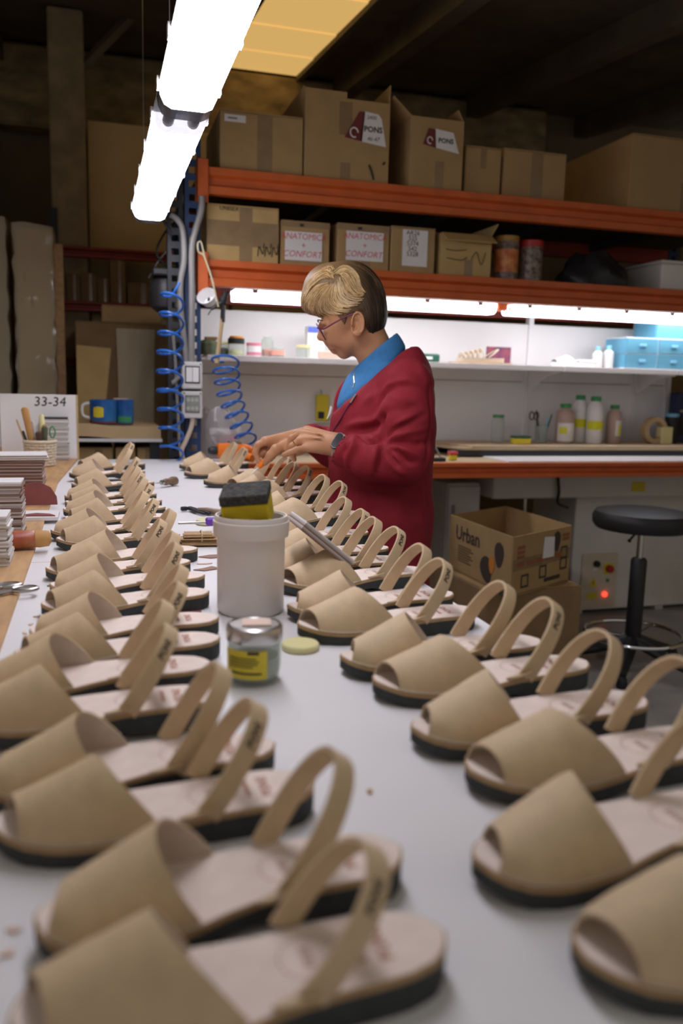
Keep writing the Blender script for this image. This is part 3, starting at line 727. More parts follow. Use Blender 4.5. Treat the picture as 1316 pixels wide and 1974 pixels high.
s2 = sole_slab(lambda u: .002, lambda u: .022, 0, 1); s2.v = [(x-.12, y, z) for x, y, z in s2.v]; s2.build('sole', 'white_plastic', t)
rr = upper_pts(1); m = MB(); m.grid([[(x-.12, y, z*.85+.004) for x, y, z in r] for r in rr]); m.build('upper', 'white_plastic', t, smooth=True)
MB().box((.07, 0, .03), (.10, .055, .016)).build('insole', 'white_plastic', t, bevel=.006)
for px, lab in ((1151, 'white squeeze bottle with blue cap, left of two beside the drawers'), (1172, 'white squeeze bottle with pale cap, touching the blue drawers')):
    q = on_shelf(px, 3.74); jar('squeeze_bottle', lab, 'bottle', q, .026, .085 if px < 1160 else .092, 'white_plastic', 'sky_blue', .022, group='squeeze bottles', neck=.5, lidr=.013)
# blue drawer units
def drawers(label, px0, px1, py0, py1, Y, cols, rows_):
    a = P(px0, py1, Y=Y); b = P(px1, py0, Y=Y); W = b.x-a.x; H = b.z-zs
    t = thing('drawer_unit', label, 'drawers', (a.x+W/2, Y+.09, zs+.0005), 0, 'blue drawer units')
    e = .005
    for z in [k*(H-e)/rows_ for k in range(rows_+1)]: MB().b2(-W/2, W/2, -.09, .09, z, z+e).build('frame_board', 'white_plastic', t)
    for x in [-W/2+k*(W-e)/cols for k in range(cols+1)]: MB().b2(x, x+e, -.089, .089, e, H-e).build('frame_side', 'white_plastic' if -W/2+.01 < x < W/2-.01 else 'blue_clear', t)
    for r in range(rows_):
        for c in range(cols):
            x0 = -W/2+c*(W-e)/cols+e+.001; x1 = -W/2+(c+1)*(W-e)/cols-.001; z0 = r*(H-e)/rows_+e+.001; z1 = (r+1)*(H-e)/rows_-.001
            d = MB().b2(x0, x1, -.094, .08, z0, z1).build('drawer', 'blue_clear', t)
            MB().b2((x0+x1)/2-.018, (x0+x1)/2+.018, -.102, -.0945, (z0+z1)/2-.006, (z0+z1)/2+.008).build('pull', 'sky_blue', d, bevel=.002)
    return t
drawers('low clear blue drawer unit on the white shelf', 1203, 1330, 655, 708, 3.68, 2, 2)
drawers('upper clear blue drawer box stacked at the right end of the white shelf', 1262, 1420, 628, 655, 3.70, 2, 1).location.z = zs+.112

# ------------------------------------------------------------------ things on the bench
bz = ZB-.0005
x9 = P(905, 870, Y=3.5).x
MB().b2(x9+.12, 3.05, RACKY+.02, 3.70, bz, bz+.006).build('white_sheet', 'laminate').name = 'laminate_sheet'
tag(bpy.data.objects['laminate_sheet'], 'white laminate sheet lying on the bench', 'sheet')
for q, (yy, lab) in enumerate(((3.62, 'front'), (3.92, 'rear'))):
    tag(MB().b2(x9-.05, 3.04, yy-.02, yy+.02, bz+.0062 if q == 0 else bz+.0005, bz+.034).build('support_batten', 'dark_steel', bevel=.001), 'dark metal batten under the %s edge of the plywood sheets' % lab, 'batten')
for q in range(2):
    m = MB(); m.prism([(x9-.10+.05*q, 3.90), (x9+.02+.04*q, 3.60), (3.05, 3.60), (3.05, 3.965), (x9-.10+.05*q, 3.965)], bz+.0345+q*.0105, bz+.0445+q*.0105, 'z')
    tag(m.build('plywood_sheet', 'plywood_pale', bevel=.001), ('lower' if q == 0 else 'upper')+' plywood sheet stacked at the back of the bench', 'plywood sheet')
pz = bz+.0555
def on_bench(px, Y=3.78): q = P(px, 850, Y=Y); return (q.x, Y, pz+.0003)
jar('glass_jar', 'tall empty glass jar with green lid on the bench', 'jar', on_bench(958), .032, .125, 'clear_glass', 'green', .014, neck=.15, lidr=.029)
t = thing('sponge_pad', 'small yellow sponge with dark top on the bench', 'sponge', on_bench(1003, 3.70)); MB().box((0, 0, .015), (.09, .05, .03)).build('foam', 'yellow', t, bevel=.004); MB().box((0, 0, .036), (.09, .05, .011)).build('scourer', 'dark_green', t, bevel=.002)
def bottle(label, px, Y, r, h, body, band=None, capm='green'):
    t = thing('glue_bottle', label, 'bottle', on_bench(px, Y), 0, 'green-capped bottles on the bench')
    MB().lathe([(r*.92, 0), (r, .006), (r, h*.70), (r*.9, h*.80), (r*.55, h*.88), (r*.5, h*.90)], 24).build('body', body, t, smooth=True)
    MB().lathe([(r*.58, h*.90), (r*.6, h*.905), (r*.6, h*.99), (r*.52, h)], 20).build('cap', capm, t, smooth=True)
    for (mn, a, b, f0, f1) in band or ():
        MB().grid([[((r+.0006)*math.cos(q), (r+.0006)*math.sin(q), h*z) for q in np.linspace(f0, f1, 17)] for z in (a, b)]).build('label_band', mn, t, smooth=True)
    return t
mat('mauve_plastic', (0.48, 0.36, 0.30), 0.45); mat('lime', (0.72, 0.72, 0.02), 0.5); mat('ghost_white', (0.80, 0.79, 0.78), 0.5)
bottle('squat bottle with green cap and white and yellow label on the bench', 1086, 3.78, .047, .200, 'mauve_plastic', (('ghost_white', .06, .52, -2.9, -.2), ('lime', .24, .42, -2.7, -1.8)))
bottle('tall white bottle with yellow band, left of the two tall ones', 1113, 3.84, .040, .245, 'ghost_white', (('lime', .32, .5, -3.1, 0),))
bottle('tall white bottle with yellow band, right of the two tall ones', 1143, 3.77, .042, .240, 'ghost_white', (('lime', .30, .48, -3.1, 0),))
bottle('slim mauve bottle with green cap and small yellow label on the bench', 1180, 3.79, .039, .198, 'mauve_plastic', (('ghost_white', .2, .6, -1.9, -.6), ('lime', .22, .5, -1.5, -.8)))
# pen cup with its tools
cx, cy, cz = on_bench(1042, 3.78)
t = thing('pen_cup', 'smoky clear cup holding pens and scissors on the bench', 'cup', (cx, cy, cz)); m = MB(); m.lathe([(.030, 0), (.036, .085), (.034, .085), (.028, .003), (0, .003)], 20); m.build('cup', 'clear_glass', t, smooth=True)
for q, (dx, dy, lx, ly, L, mn, nm, lab, ct) in enumerate(((-.012, -.01, -.03, .0, .16, 'dark_steel', 'pencil', 'dark pencil leaning in the pen cup', 'pencil'), (.0, .01, -.02, .01, .15, 'plywood_pale', 'wooden_stick', 'pale wooden stick in the pen cup', 'stick'),
        (.012, .0, .02, .0, .125, 'red_lid', 'marker', 'red marker in the pen cup', 'marker'), (.006, -.012, .015, -.01, .13, 'sky_blue', 'marker', 'blue marker in the pen cup', 'marker'), (.016, .01, .05, .01, .14, 'dark_green', 'marker', 'dark green marker leaning out of the pen cup', 'marker'))):
    m = MB(); m.tube([(0, 0, 0), (lx*.9, ly*.9, L*.9), (lx, ly, L)], [.0042, .0042, .002], 7); tag(m.build(nm, mn, loc=(cx+dx, cy+dy, cz+.006)), lab, ct)
t = thing('scissors', 'black-handled scissors standing in the pen cup', 'scissors', (cx-.012, cy+.008, cz+.006)); 
for sx in (-1, 1):
    m = MB(); m.tube([(0, 0, 0), (-.025+sx*.006, 0, .11)], .003, 5); m.build('blade', 'steel', t)
    m = MB(); m.tube([(-.03+sx*.013+.012*math.cos(a), 0, .130+.020*math.sin(a)) for a in np.linspace(0, 2*PI, 15)], .0035, 6); m.build('handle', 'black_plastic', t)
# tape dispenser, blue-lidded can, small things
mat('beech', (0.50, 0.36, 0.20), 0.6)
t = thing('tape_dispenser', 'beige tape roll standing on edge at the right of the bench', 'tape', on_bench(1248, 3.80)); m = MB(); m.lathe([(.045, 0), (.07, 0), (.07, .045), (.045, .045), (.045, 0)], 28, TR(0, -.02, .0705) @ RX(PI/2), close=False); m.build('roll', 'beech', t, smooth=True); MB().box((.065, -.045, .045), (.07, .05, .09)).build('block', 'pale_yellow', t, bevel=.003)
jar('dark_can', 'dark can with blue lid at the right edge of the bench', 'can', on_bench(1291, 3.82), .036, .14, 'black_plastic', 'sky_blue', .018)
t = thing('rubber_stamp', 'small red and yellow block on the bench beside the woman', 'block', (P(873, 862, Y=3.46).x, 3.46, bz+.0003)); MB().box((0, 0, .012), (.034, .03, .024)).build('base', 'yellow', t, bevel=.003); MB().box((0, 0, .033), (.042, .03, .017)).build('top', 'ink_red', t, bevel=.004)
t = thing('stapler', 'black metal clamp tool on the bench beside the woman\'s back', 'tool', (P(840, 884, Y=3.40).x, 3.42, bz+.0003)); MB().box((0, 0, .008), (.10, .035, .016)).build('base', 'black_plastic', t, bevel=.003); m = MB(); m.tube(smooth_path([(-.03, 0, .016), (-.045, 0, .06), (-.02, 0, .085), (.005, 0, .06), (.03, 0, .016)]), .004, 6); m.build('wire_arm', 'steel', t)
t = thing('blue_cabinet', 'dark blue box standing at the right end of the bench', 'box', (P(1318, 800, Y=3.92).x, 3.90, pz+.0003)); mat('navy', (0.02, 0.03, 0.09), 0.4)
MB().box((0, 0, .135), (.18, .08, .27)).build('body', 'navy', t, bevel=.008, seg=2); MB().box((0, -.041, .17), (.15, .003, .012)).build('trim', 'steel', t); MB().box((0, -.041, .09), (.15, .003, .10)).build('front', 'black_plastic', t, bevel=.001)
# yellow cutter pack hanging on the panel
t = thing('tape_measure_pack', 'bright yellow tool pack hanging on the white panel beside the coat', 'pack', (P(620, 810, Y=PY-.03).x, PY-.030, P(620, 812, Y=PY-.03).z)); 
MB().box((0, 0, .065), (.062, .03, .13)).build('body', 'yellow', t, bevel=.006, seg=2); MB().box((-.008, -.016, .03), (.03, .003, .034)).build('window', 'black_plastic', t, bevel=.001); m = MB(); m.tube([(0, 0, .12), (0, .028, .15)], .003, 5); m.build('hook', 'steel', t)
m = MB().b2(P(620,860,Y=PY-.03).x-.05, P(620,860,Y=PY-.03).x+.05, PY-.06, PY-.014, P(620, 812, Y=PY-.03).z-.004, P(620, 812, Y=PY-.03).z-.0005).build('ledge', 'white_steel', wp)

# ------------------------------------------------------------------ under the bench
t = thing('press_machine', 'large off-white machine cabinet under the bench', 'machine', (0, 0, 0))
mx0 = P(1104, 1060, Y=3.80).x; mzb = P(1200, 1172, Y=3.80).z
MB().b2(mx0, 3.35, 3.80, 4.25, mzb, .77).build('cabinet', 'machine', t, bevel=.008, seg=2)
MB().b2(P(950, 945, Y=3.66).x, 3.35, 3.66, 4.25, P(1000, 962, Y=3.66).z, ZB-.068).build('table_slab', 'machine', t, bevel=.012, seg=2)
for x in (mx0+.08, 3.0, 3.27):
    for y in (3.86, 4.18): MB().b2(x-.025, x+.025, y-.025, y+.025, .0, mzb).build('foot', 'machine', t)
sp = MB().b2(P(1218, 940, Y=3.655).x, P(1244, 940, Y=3.655).x, 3.6565, 3.6590, P(1230, 948, Y=3.655).z, P(1230, 929, Y=3.655).z).build('yellow_sticker', 'yellow', t)
a = P(1116, 1172, Y=3.79); b = P(1191, 1066, Y=3.79)
cp = MB().b2(a.x, b.x, 3.788, 3.7995, a.z, b.z).build('control_panel', 'pale_panel' if 'pale_panel' in MATS else 'cream', t, bevel=.002)
cw = b.x-a.x; ch = b.z-a.z
def cpt(u, v): return a.x+cw*u, a.z+ch*v
def cdisc(name, u, v, r, dep, m):
    x, z = cpt(u, v); MB().lathe([(r, 0), (r, dep*.8), (r*.85, dep)], 18, TR(x, 3.7878, z) @ RX(PI/2)).build(name, m, cp, smooth=True)
def cplate(name, u, v, w_, h_, m, dep=.002):
    x, z = cpt(u, v); return MB().b2(x-w_/2, x+w_/2, 3.7878-dep, 3.7878, z-h_/2, z+h_/2).build(name, m, cp)
emitter('red_lamp', (1.0, 0.06, 0.03), 2.2)
cdisc('selector_knob', .38, .82, .017, .022, 'black_plastic'); cplate('switch_plate', .75, .72, .060, .060, 'yellow'); cdisc('emergency_switch', .75, .72, .020, .028, 'red_lid')
cdisc('lamp', .68, .24, .014, .012, 'red_lamp'); cdisc('button', .74, .5, .009, .008, 'green'); cplate('white_button', .36, .72, .03, .014, 'white_plastic'); cplate('warning_plate', .33, .22, .064, .036, 'yellow')
x, z = cpt(.34, .47); m = MB(); m.prism([(x-.028, z-.024), (x+.028, z-.024), (x, z+.03)], 3.7858, 3.7878, 'y'); w3 = m.build('warning_triangle', 'yellow', cp)
m = MB(); m.prism([(x+.002, z+.014), (x-.005, z-.003), (x, z-.002), (x-.003, z-.014), (x+.006, z+.001), (x+.001, z)], 3.7848, 3.7857, 'y'); m.build('bolt_mark', 'ink_black', cp)
m = MB(); m.tube(smooth_path([(P(1074, 925, Y=3.64).x, 3.645, ZB-.07), (P(1076, 960, Y=3.64).x, 3.64, .70), (P(1078, 985, Y=3.64).x, 3.66, .64), (P(1100, 1010, Y=3.7).x, 3.74, .60)]), .008, 7); m.build('cable', 'black_plastic', t)
m = MB(); m.tube([(P(1012, 962, Y=3.9).x, 3.9, .70), (P(1012, 985, Y=3.9).x, 3.9, .02)], .008, 7); m.build('rod', 'chrome', t)
MB().b2(P(1018, 970, Y=4.0).x, P(1110, 970, Y=4.0).x, 4.0, 4.02, .62, .70).build('guard_plate', 'machine', t)
t = thing('metal_cabinet', 'grey metal cabinet in shadow left of the machine under the bench', 'cabinet', (0, 0, 0))
xa, xb = P(864, 960, Y=3.72).x, P(948, 960, Y=3.72).x-.06
MB().b2(xa, xb, 3.74, 4.2, 0, P(900, 932, Y=3.72).z).build('body', 'machine', t, bevel=.006); MB().b2(xa+.004, xb-.004, 3.722, 3.7395, .06, P(900, 938, Y=3.72).z).build('door', 'machine', t, bevel=.003)
MB().b2(xa+.02, xa+.03, 3.708, 3.7215, .55, .63).build('handle', 'steel', t)

# printed open carton, turned on its corner, on another carton
c0, c1, c2 = P(868, 992, Z=.66), P(989, 1036, Z=.66), P(1102, 1013, Z=.66)
def poly_wall(p, q, z0, z1, e=.004):
    d = (Vector((q.x, q.y, 0))-Vector((p.x, p.y, 0))).normalized(); n = Vector((-d.y, d.x, 0))
    return d, n
box_h = .66-P(990, 1152, Y=c1.y).z
c3 = c0+c2-c1; org = (c0+c2)/2; zb = .66-box_h
t = thing('printed_carton', 'open printed cardboard box lettered Urban, standing beside the stool', 'box', (org.x, org.y, zb))
L = lambda v: Vector((v.x-org.x, v.y-org.y, 0))
q4 = [L(c0), L(c1), L(c2), L(c3)]
for i in range(4):
    p, q = q4[i], q4[(i+1) % 4]; d = (q-p).normalized(); n = Vector((-d.y, d.x, 0)); n = n if n.dot(-p) > 0 else -n
    m = MB(); e = n*.005
    m.add([p, q, q+e, p+e]+[v+Vector((0, 0, box_h)) for v in (p, q, q+e, p+e)], [(0, 3, 2, 1), (4, 5, 6, 7), (0, 1, 5, 4), (1, 2, 6, 5), (2, 3, 7, 6), (3, 0, 4, 7)]); m.build('side_panel', 'cardboard', t)
m = MB(); m.add([v+Vector((0, 0, .003)) for v in q4]+[v+Vector((0, 0, .007)) for v in q4], [(0, 3, 2, 1), (4, 5, 6, 7), (0, 1, 5, 4), (1, 2, 6, 5), (2, 3, 7, 6), (3, 0, 4, 7)]); m.build('bottom', 'cardboard', t)
def face_M(p, q, u, v, lift=.0015):          # u along p->q in metres from the middle, v up
    d = (q-p).normalized(); n = d.cross(Vector((0, 0, 1))); c = (p+q)/2+d*u+Vector((0, 0, v))+n*lift
    return Matrix(((d.x, 0, n.x, c.x), (d.y, 0, n.y, c.y), (0, 1, 0, c.z), (0, 0, 0, 1)))
fl, fr = (c1-c0).length, (c2-c1).length
mat('ink_brown', (0.06, 0.045, 0.035), 0.8); mat('ink_tape', (0.30, 0.10, 0.05), 0.4); mat('ink_orange', (0.62, 0.22, 0.04), 0.7)
m = MB(); letters(m, 'Urban', .085, face_M(q4[0], q4[1], -fl*.18, box_h*.72), bold=.02); m.build('print', 'ink_brown', t)
for k in range(7):
    m = MB(); m.add([(-.07, -.002, 0), (.05+.02*math.sin(k*2.1), -.002, 0), (.05+.02*math.sin(k*2.1), .002, 0), (-.07, .002, 0)], [(0, 1, 2, 3)], face_M(q4[0], q4[1], -fl*.20, box_h*(.50-.045*k))); m.build('print', 'ink_brown', t)
def bar(p, q, u, v, rx, ry, mn, lift=.0015):
    m = MB(); m.add([(-rx, -ry, 0), (rx, -ry, 0), (rx, ry, 0), (-rx, ry, 0)], [(0, 1, 2, 3)], face_M(p, q, u, v, lift)); m.build('print', mn, t)
def blob(p, q, u, v, rx, ry, mn, rot=0, lift=.0016):
    m = MB(); m.add([(rx*math.cos(a)*(1+.25*math.sin(a)), ry*math.sin(a), 0) for a in np.linspace(0, 2*PI, 20)[:-1]], [tuple(range(19))], face_M(p, q, u, v, lift) @ RZ(rot)); m.build('print', mn, t)
blob(q4[0], q4[1], fl*.32, box_h*.62, .035, .050, 'ink_brown'); blob(q4[0], q4[1], fl*.14, box_h*.28, .045, .055, 'ink_brown', .5); blob(q4[0], q4[1], fl*.22, box_h*.40, .022, .035, 'ink_orange', 0, .002)
m = MB(); m.add([(-.03, -.03, 0), (.03, -.03, 0), (.03, .03, 0), (-.03, .03, 0)], [(0, 1, 2, 3)], face_M(q4[0], q4[1], fl*.40, box_h*.10)); m.build('print', 'ink_brown', t)
m = MB(); m.add([(-fr*.49, -.022, 0), (fr*.49, -.022, 0), (fr*.49, .022, 0), (-fr*.49, .022, 0)], [(0, 1, 2, 3)], face_M(q4[1], q4[2], 0, box_h*.52, .001)); m.build('tape', 'tape', t)
for k in range(5): bar(q4[1], q4[2], -fr*.36+fr*.16*k, box_h*.52, .024, .009, 'ink_tape', .0018)
m = MB(); m.add([(-.045, -.04, 0), (.04, -.05, 0), (.045, .03, 0), (-.03, .045, 0)], [(0, 1, 2, 3)], face_M(q4[1], q4[2], .04, box_h*.72, .002) @ RZ(.1)); m.build('paper_label', 'paper', t)
blob(q4[1], q4[2], fr*.24, box_h*.77, .026, .042, 'ink_brown', 0, .0014)
for u, v in ((-.36, .8), (-.36, .72), (-.36, .64), (.40, .86), (.40, .79)):
    bar(q4[1], q4[2], fr*u, box_h*v, .026, .006, 'ink_tape')
for u, v in ((.38, .55), (.38, .36), (-.28, .22), (.02, .30)):
    m = MB(); x = .026; m.add([(-x, -x, 0), (x, -x, 0), (x, x, 0), (-x, x, 0), (-x*.7, -x*.7, 0), (x*.7, -x*.7, 0), (x*.7, x*.7, 0), (-x*.7, x*.7, 0)], [(0, 1, 5, 4), (1, 2, 6, 5), (2, 3, 7, 6), (3, 0, 4, 7)], face_M(q4[1], q4[2], fr*u, box_h*v)); m.build('print', 'ink_brown', t)
bar(q4[1], q4[2], .08, box_h*.14, .06, .008, 'ink_brown')
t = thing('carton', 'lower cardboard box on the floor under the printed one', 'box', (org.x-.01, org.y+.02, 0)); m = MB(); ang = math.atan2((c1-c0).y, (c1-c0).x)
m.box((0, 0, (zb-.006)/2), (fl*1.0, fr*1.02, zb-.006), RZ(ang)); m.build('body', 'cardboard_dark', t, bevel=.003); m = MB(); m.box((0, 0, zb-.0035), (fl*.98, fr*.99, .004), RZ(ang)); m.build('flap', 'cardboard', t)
m = MB(); m.box((0, -fr*.511, zb*.4), (.05, .001, zb*.7), RZ(ang)); m.build('tape', 'tape', t)

# ------------------------------------------------------------------ stool
sy = 3.0; sc = P(1238, 1000, Y=sy)
t = thing('work_stool', 'round black padded stool with chrome foot ring', 'stool', (sc.x, sy, 0))
st = P(1238, 985, Y=sy).z+.005
MB().lathe([(.10, st-.085), (.19, st-.08), (.205, st-.06), (.207, st-.03), (.195, st-.008), (.15, st), (0, st+.002)], 40).build('seat', 'vinyl', t, smooth=True)
MB().lathe([(.03, .12), (.034, .13), (.034, st-.22), (.028, st-.21)], 18).build('column', 'black_plastic', t, smooth=True)
MB().lathe([(.014, st-.22), (.014, st-.085)], 14).build('gas_piston', 'chrome', t, smooth=True)
m = MB(); m.tube(smooth_path([(0, 0, st-.1), (-.05, -.03, st-.098), (-.10, -.06, st-.12)]), [.005]*16+[.009], 7); m.build('lever', 'black_plastic', t)
rz_ = P(1215, 1222, Y=sy).z; m = MB(); m.tube([(.205*math.cos(a), .205*math.sin(a), rz_) for a in np.linspace(0, 2*PI, 41)], .009, 8, caps=False); m.build('foot_ring', 'chrome', t, smooth=True)
for k in range(3):
    a = 2*PI*k/3+.5; m = MB(); m.tube([(.03*math.cos(a), .03*math.sin(a), rz_-.01), (.2*math.cos(a), .2*math.sin(a), rz_)], .007, 6); m.build('ring_spoke', 'chrome', t)
for k in range(5):
    a = 2*PI*k/5+.2; ca, sa = math.cos(a), math.sin(a); m = MB(); m.tube([(.02*ca, .02*sa, .13), (.15*ca, .15*sa, .085), (.27*ca, .27*sa, .05)], [.03, .024, .016], 8); l = m.build('leg', 'black_plastic', t, smooth=True)
    MB().lathe([(.02, 0), (.024, .01), (.02, .04), (.01, .05)], 12, TR(.265*ca, .265*sa, 0)).build('foot', 'black_plastic', l, smooth=True)

# ------------------------------------------------------------------ post, conduits, switches, hoses
CY = RACKY-.022
def ppath(pts, Y): return [tuple(P(x, y, Y=Y)) for x, y in pts]
def corrugated(pts, r, n=8):
    pth = smooth_path(pts, n); m = MB(); dense = []; rs = []
    acc = 0; total = sum((pth[i+1]-pth[i]).length for i in range(len(pth)-1)); N = int(total/.0035)
    L = [0]
    for i in range(len(pth)-1): L.append(L[-1]+(pth[i+1]-pth[i]).length)
    for k in range(N+1):
        s = total*k/N; i = max(0, min(len(pth)-2, int(np.searchsorted(L, s))-1)); f = (s-L[i])/max(1e-9, L[i+1]-L[i]); dense.append(pth[i].lerp(pth[i+1], min(1, max(0, f)))); rs.append(r if k % 2 else r*.86)
    m.tube(dense, rs, 8); return m
c = tag(corrugated(ppath([(328, 414), (342, 424), (352, 445), (355, 500), (348, 545), (349, 600), (356, 660), (360, 704)], CY-.01), .0125).build('conduit', 'conduit', smooth=True, angle=80), 'grey corrugated cable conduit curving down from the hanging light', 'conduit')
c = tag(corrugated(ppath([(389, 378), (388, 405), (378, 440), (370, 480), (370, 560), (369, 640), (369, 702)], CY-.012), .0135).build('conduit', 'conduit', smooth=True, angle=80), 'grey corrugated conduit running straight down the blue post', 'conduit')
c = tag(corrugated(ppath([(352, 724), (343, 728), (336, 736), (331, 738)], CY-.012), .010).build('conduit', 'conduit', smooth=True, angle=80), 'short grey conduit leaving the upper switch box to the left', 'conduit')
c = tag(corrugated(ppath([(372, 802), (368, 825), (358, 850), (350, 868), (352, 884)], CY-.012), .010).build('conduit', 'cream', smooth=True, angle=80), 'cream cable conduit below the lower switch box', 'conduit')
m = MB(); m.tube(smooth_path(ppath([(333, 640), (338, 700), (341, 760), (344, 820), (346, 862)], CY-.002)), .006, 7)
tag(m.build('air_pipe', 'conduit', smooth=True), 'thin grey pipe on the dark upright behind the blue coil', 'pipe')
for (cy0, lab, kind) in ((725, 'grey double switch box, upper one on the blue post', 0), (781, 'grey socket box with clear window, lower one on the blue post', 1)):
    q = P(370, cy0+25, Y=CY-.02); t = thing('switch_box', lab, 'switch', (q.x, CY, q.z))
    MB().box((0, -.012, .052), (.078, .044, .104)).build('housing', 'grey_plastic', t, bevel=.006, seg=2)
    MB().box((0, -.0355, .055), (.056, .004, .066)).build('window_frame', 'black_plastic', t, bevel=.001)
    if kind == 0:
        for s in (-1, 1): MB().box((s*.0125, -.038, .055), (.0235, .003, .056)).build('rocker', 'white_plastic', t, bevel=.001)
    else:
        for s in (-1, 0, 1):
            for r in (-1, 1): MB().lathe([(.007, 0), (.007, .004)], 10, TR(s*.016, -.0376, .055+r*.016) @ RX(PI/2)).build('socket_pin', 'peach', t)
        MB().box((0, -.0425, .055), (.052, .0012, .060)).build('window', 'clear_glass', t)
    MB().box((0, -.036, .008), (.030, .006, .008)).build('latch', 'grey_plastic', t, bevel=.001)
    for s in (-1, 1): MB().lathe([(.003, 0), (.003, .002)], 8, TR(s*.031, -.0345, .096) @ RX(PI/2)).build('screw', 'black_plastic', t)
mat('blue_hose', (0.02, 0.13, 0.50), 0.3, spec=.5)
def coil(label, axis_px, Y, rad, turns, tail0=(), tail1=(), squash=1.0, name='air_hose'):
    ax = smooth_path([P(x, y, Y=Y) for x, y in axis_px], 12); n = turns*22; pts = [Vector(p) for p in tail0]
    L = [0]
    for i in range(len(ax)-1): L.append(L[-1]+(ax[i+1]-ax[i]).length)
    for k in range(n+1):
        u = k/n; s = u*L[-1]; i = max(0, min(len(ax)-2, int(np.searchsorted(L, s))-1)); f = (s-L[i])/max(1e-9, L[i+1]-L[i])
        c0 = ax[i].lerp(ax[i+1], min(1, max(0, f))); T = (ax[i+1]-ax[i]).normalized(); U = Vector((0, 1, 0)); B = T.cross(U).normalized(); U = B.cross(T).normalized()
        a = 2*PI*turns*u+PI*.5; r = rad(u) if callable(rad) else rad
        pts.append(c0+B*(r*math.cos(a))+U*(r*squash*math.sin(a))+T*(.42*r*math.sin(a)))
    pts += [Vector(p) for p in tail1]
    m = MB(); m.tube(pts, .0048, 8); return tag(m.build(name, 'blue_hose', smooth=True), label, 'hose')
coil('long blue coiled air hose hanging beside the posts', [(332, 560), (329, 640), (327, 720), (329, 800), (332, 886)], 3.195, lambda u: .040+.008*math.sin(PI*u), 9,
     tail0=[P(346, 545, Y=3.24), P(340, 556, Y=3.23)])
coil('blue coiled air hose hanging down to the orange tool', [(434, 686), (436, 715), (442, 760), (456, 800), (472, 838), (474, 852)], 3.28, lambda u: .052-.012*u, 8, squash=.9, tail1=[P(500, 868, Y=3.24), P(488, 880, Y=3.22)])
# black motor on the upright, wires
t = thing('hose_reel', 'dark motor housing hanging on the dark upright in shadow', 'motor', (P(318, 600, Y=3.42).x, 3.44, P(318, 602, Y=3.42).z))
MB().lathe([(.03, 0), (.055, .02), (.062, .06), (.055, .12), (.04, .135)], 20).build('housing', 'vinyl', t, smooth=True); MB().box((0, -.02, .15), (.10, .10, .03)).build('cap', 'black_plastic', t, bevel=.006)
m = MB(); m.tube(smooth_path([(.03, 0, .16), (-.03, -.02, .22), (.0, .01, .30), (.05, .03, .36)]), .004, 6); m.build('wire', 'black_plastic', t)
m = MB(); m.tube(smooth_path([(-.06, 0, .13), (-.02, .0, .2), (.03, .0, .26)]), .003, 6); m.build('wire', 'black_plastic', t)
m = MB().box((.045, .0, .08), (.03, .03, .06)); m.build('bracket', 'black_plastic', t)
# white reflector cup on the beam end
q = P(399, 582, Y=3.36); t = thing('clip_lamp', 'small white reflector lamp at the end of the lower beam', 'lamp', (q.x, 3.30, q.z))
MB().lathe([(.012, -.02), (.025, -.01), (.038, .03), (.036, .03), (.022, -.006), (.0, -.01)], 20, RX(.9) @ RY(-.5)).build('shade', 'white_plastic', t, smooth=True); m = MB(); m.tube([(0, 0.01, -.0), (0.005, .028, .02)], .005, 6); m.build('clip', 'black_plastic', t)
# hammer on a string
q = P(424, 590, Y=3.26); t = thing('hammer', 'hammer with wooden handle hanging from a string in front of the shelf', 'hammer', (q.x, 3.262, q.z))
m = MB(); m.tube(smooth_path([(-.045, 0, -.035), (-.03, 0, -.012), (-.005, 0, .006), (.012, 0, .018)]), [.003]*8+[.007]*8+[.013]*9, 8, flat=.7); m.build('claw', 'black_plastic', t, smooth=True)
m = MB(); m.lathe([(.013, 0), (.015, .004), (.015, .022), (.011, .026), (.011, .045), (.014, .05)], 14, TR(.008, 0, .01) @ RY(.35)); m.build('head', 'black_plastic', t, smooth=True)
m = MB(); m.tube([(.012, 0, .0), (.010, 0, -.04), (.004, 0, -.09), (-.012, 0, -.215)], [.010, .011, .0095, .013], 10, flat=.75); m.build('handle', 'beech', t, smooth=True)
m = MB(); m.tube([(.0125, 0, .002), (.010, 0, -.06)], [.0116, .0118], 10, flat=.8); m.build('grip_sleeve', 'black_plastic', t, smooth=True)
mat('string', (0.55, 0.50, 0.33), 0.9)
pp = [P(421, 592, Y=3.255), P(410, 545, Y=3.262), P(401, 515, Y=3.27), P(392, 492, Y=3.275), P(383, 486, Y=3.275), P(381, 470, Y=3.275), P(387, 466, Y=3.275), P(391, 480, Y=3.275), P(395, 497, Y=3.272), P(403, 520, Y=3.265), P(412, 548, Y=3.256)]
m = MB(); m.tube(smooth_path(pp, 6), .0032, 6); tag(m.build('string', 'string', smooth=True), 'pale cord looped from the beam end to the hammer', 'string')
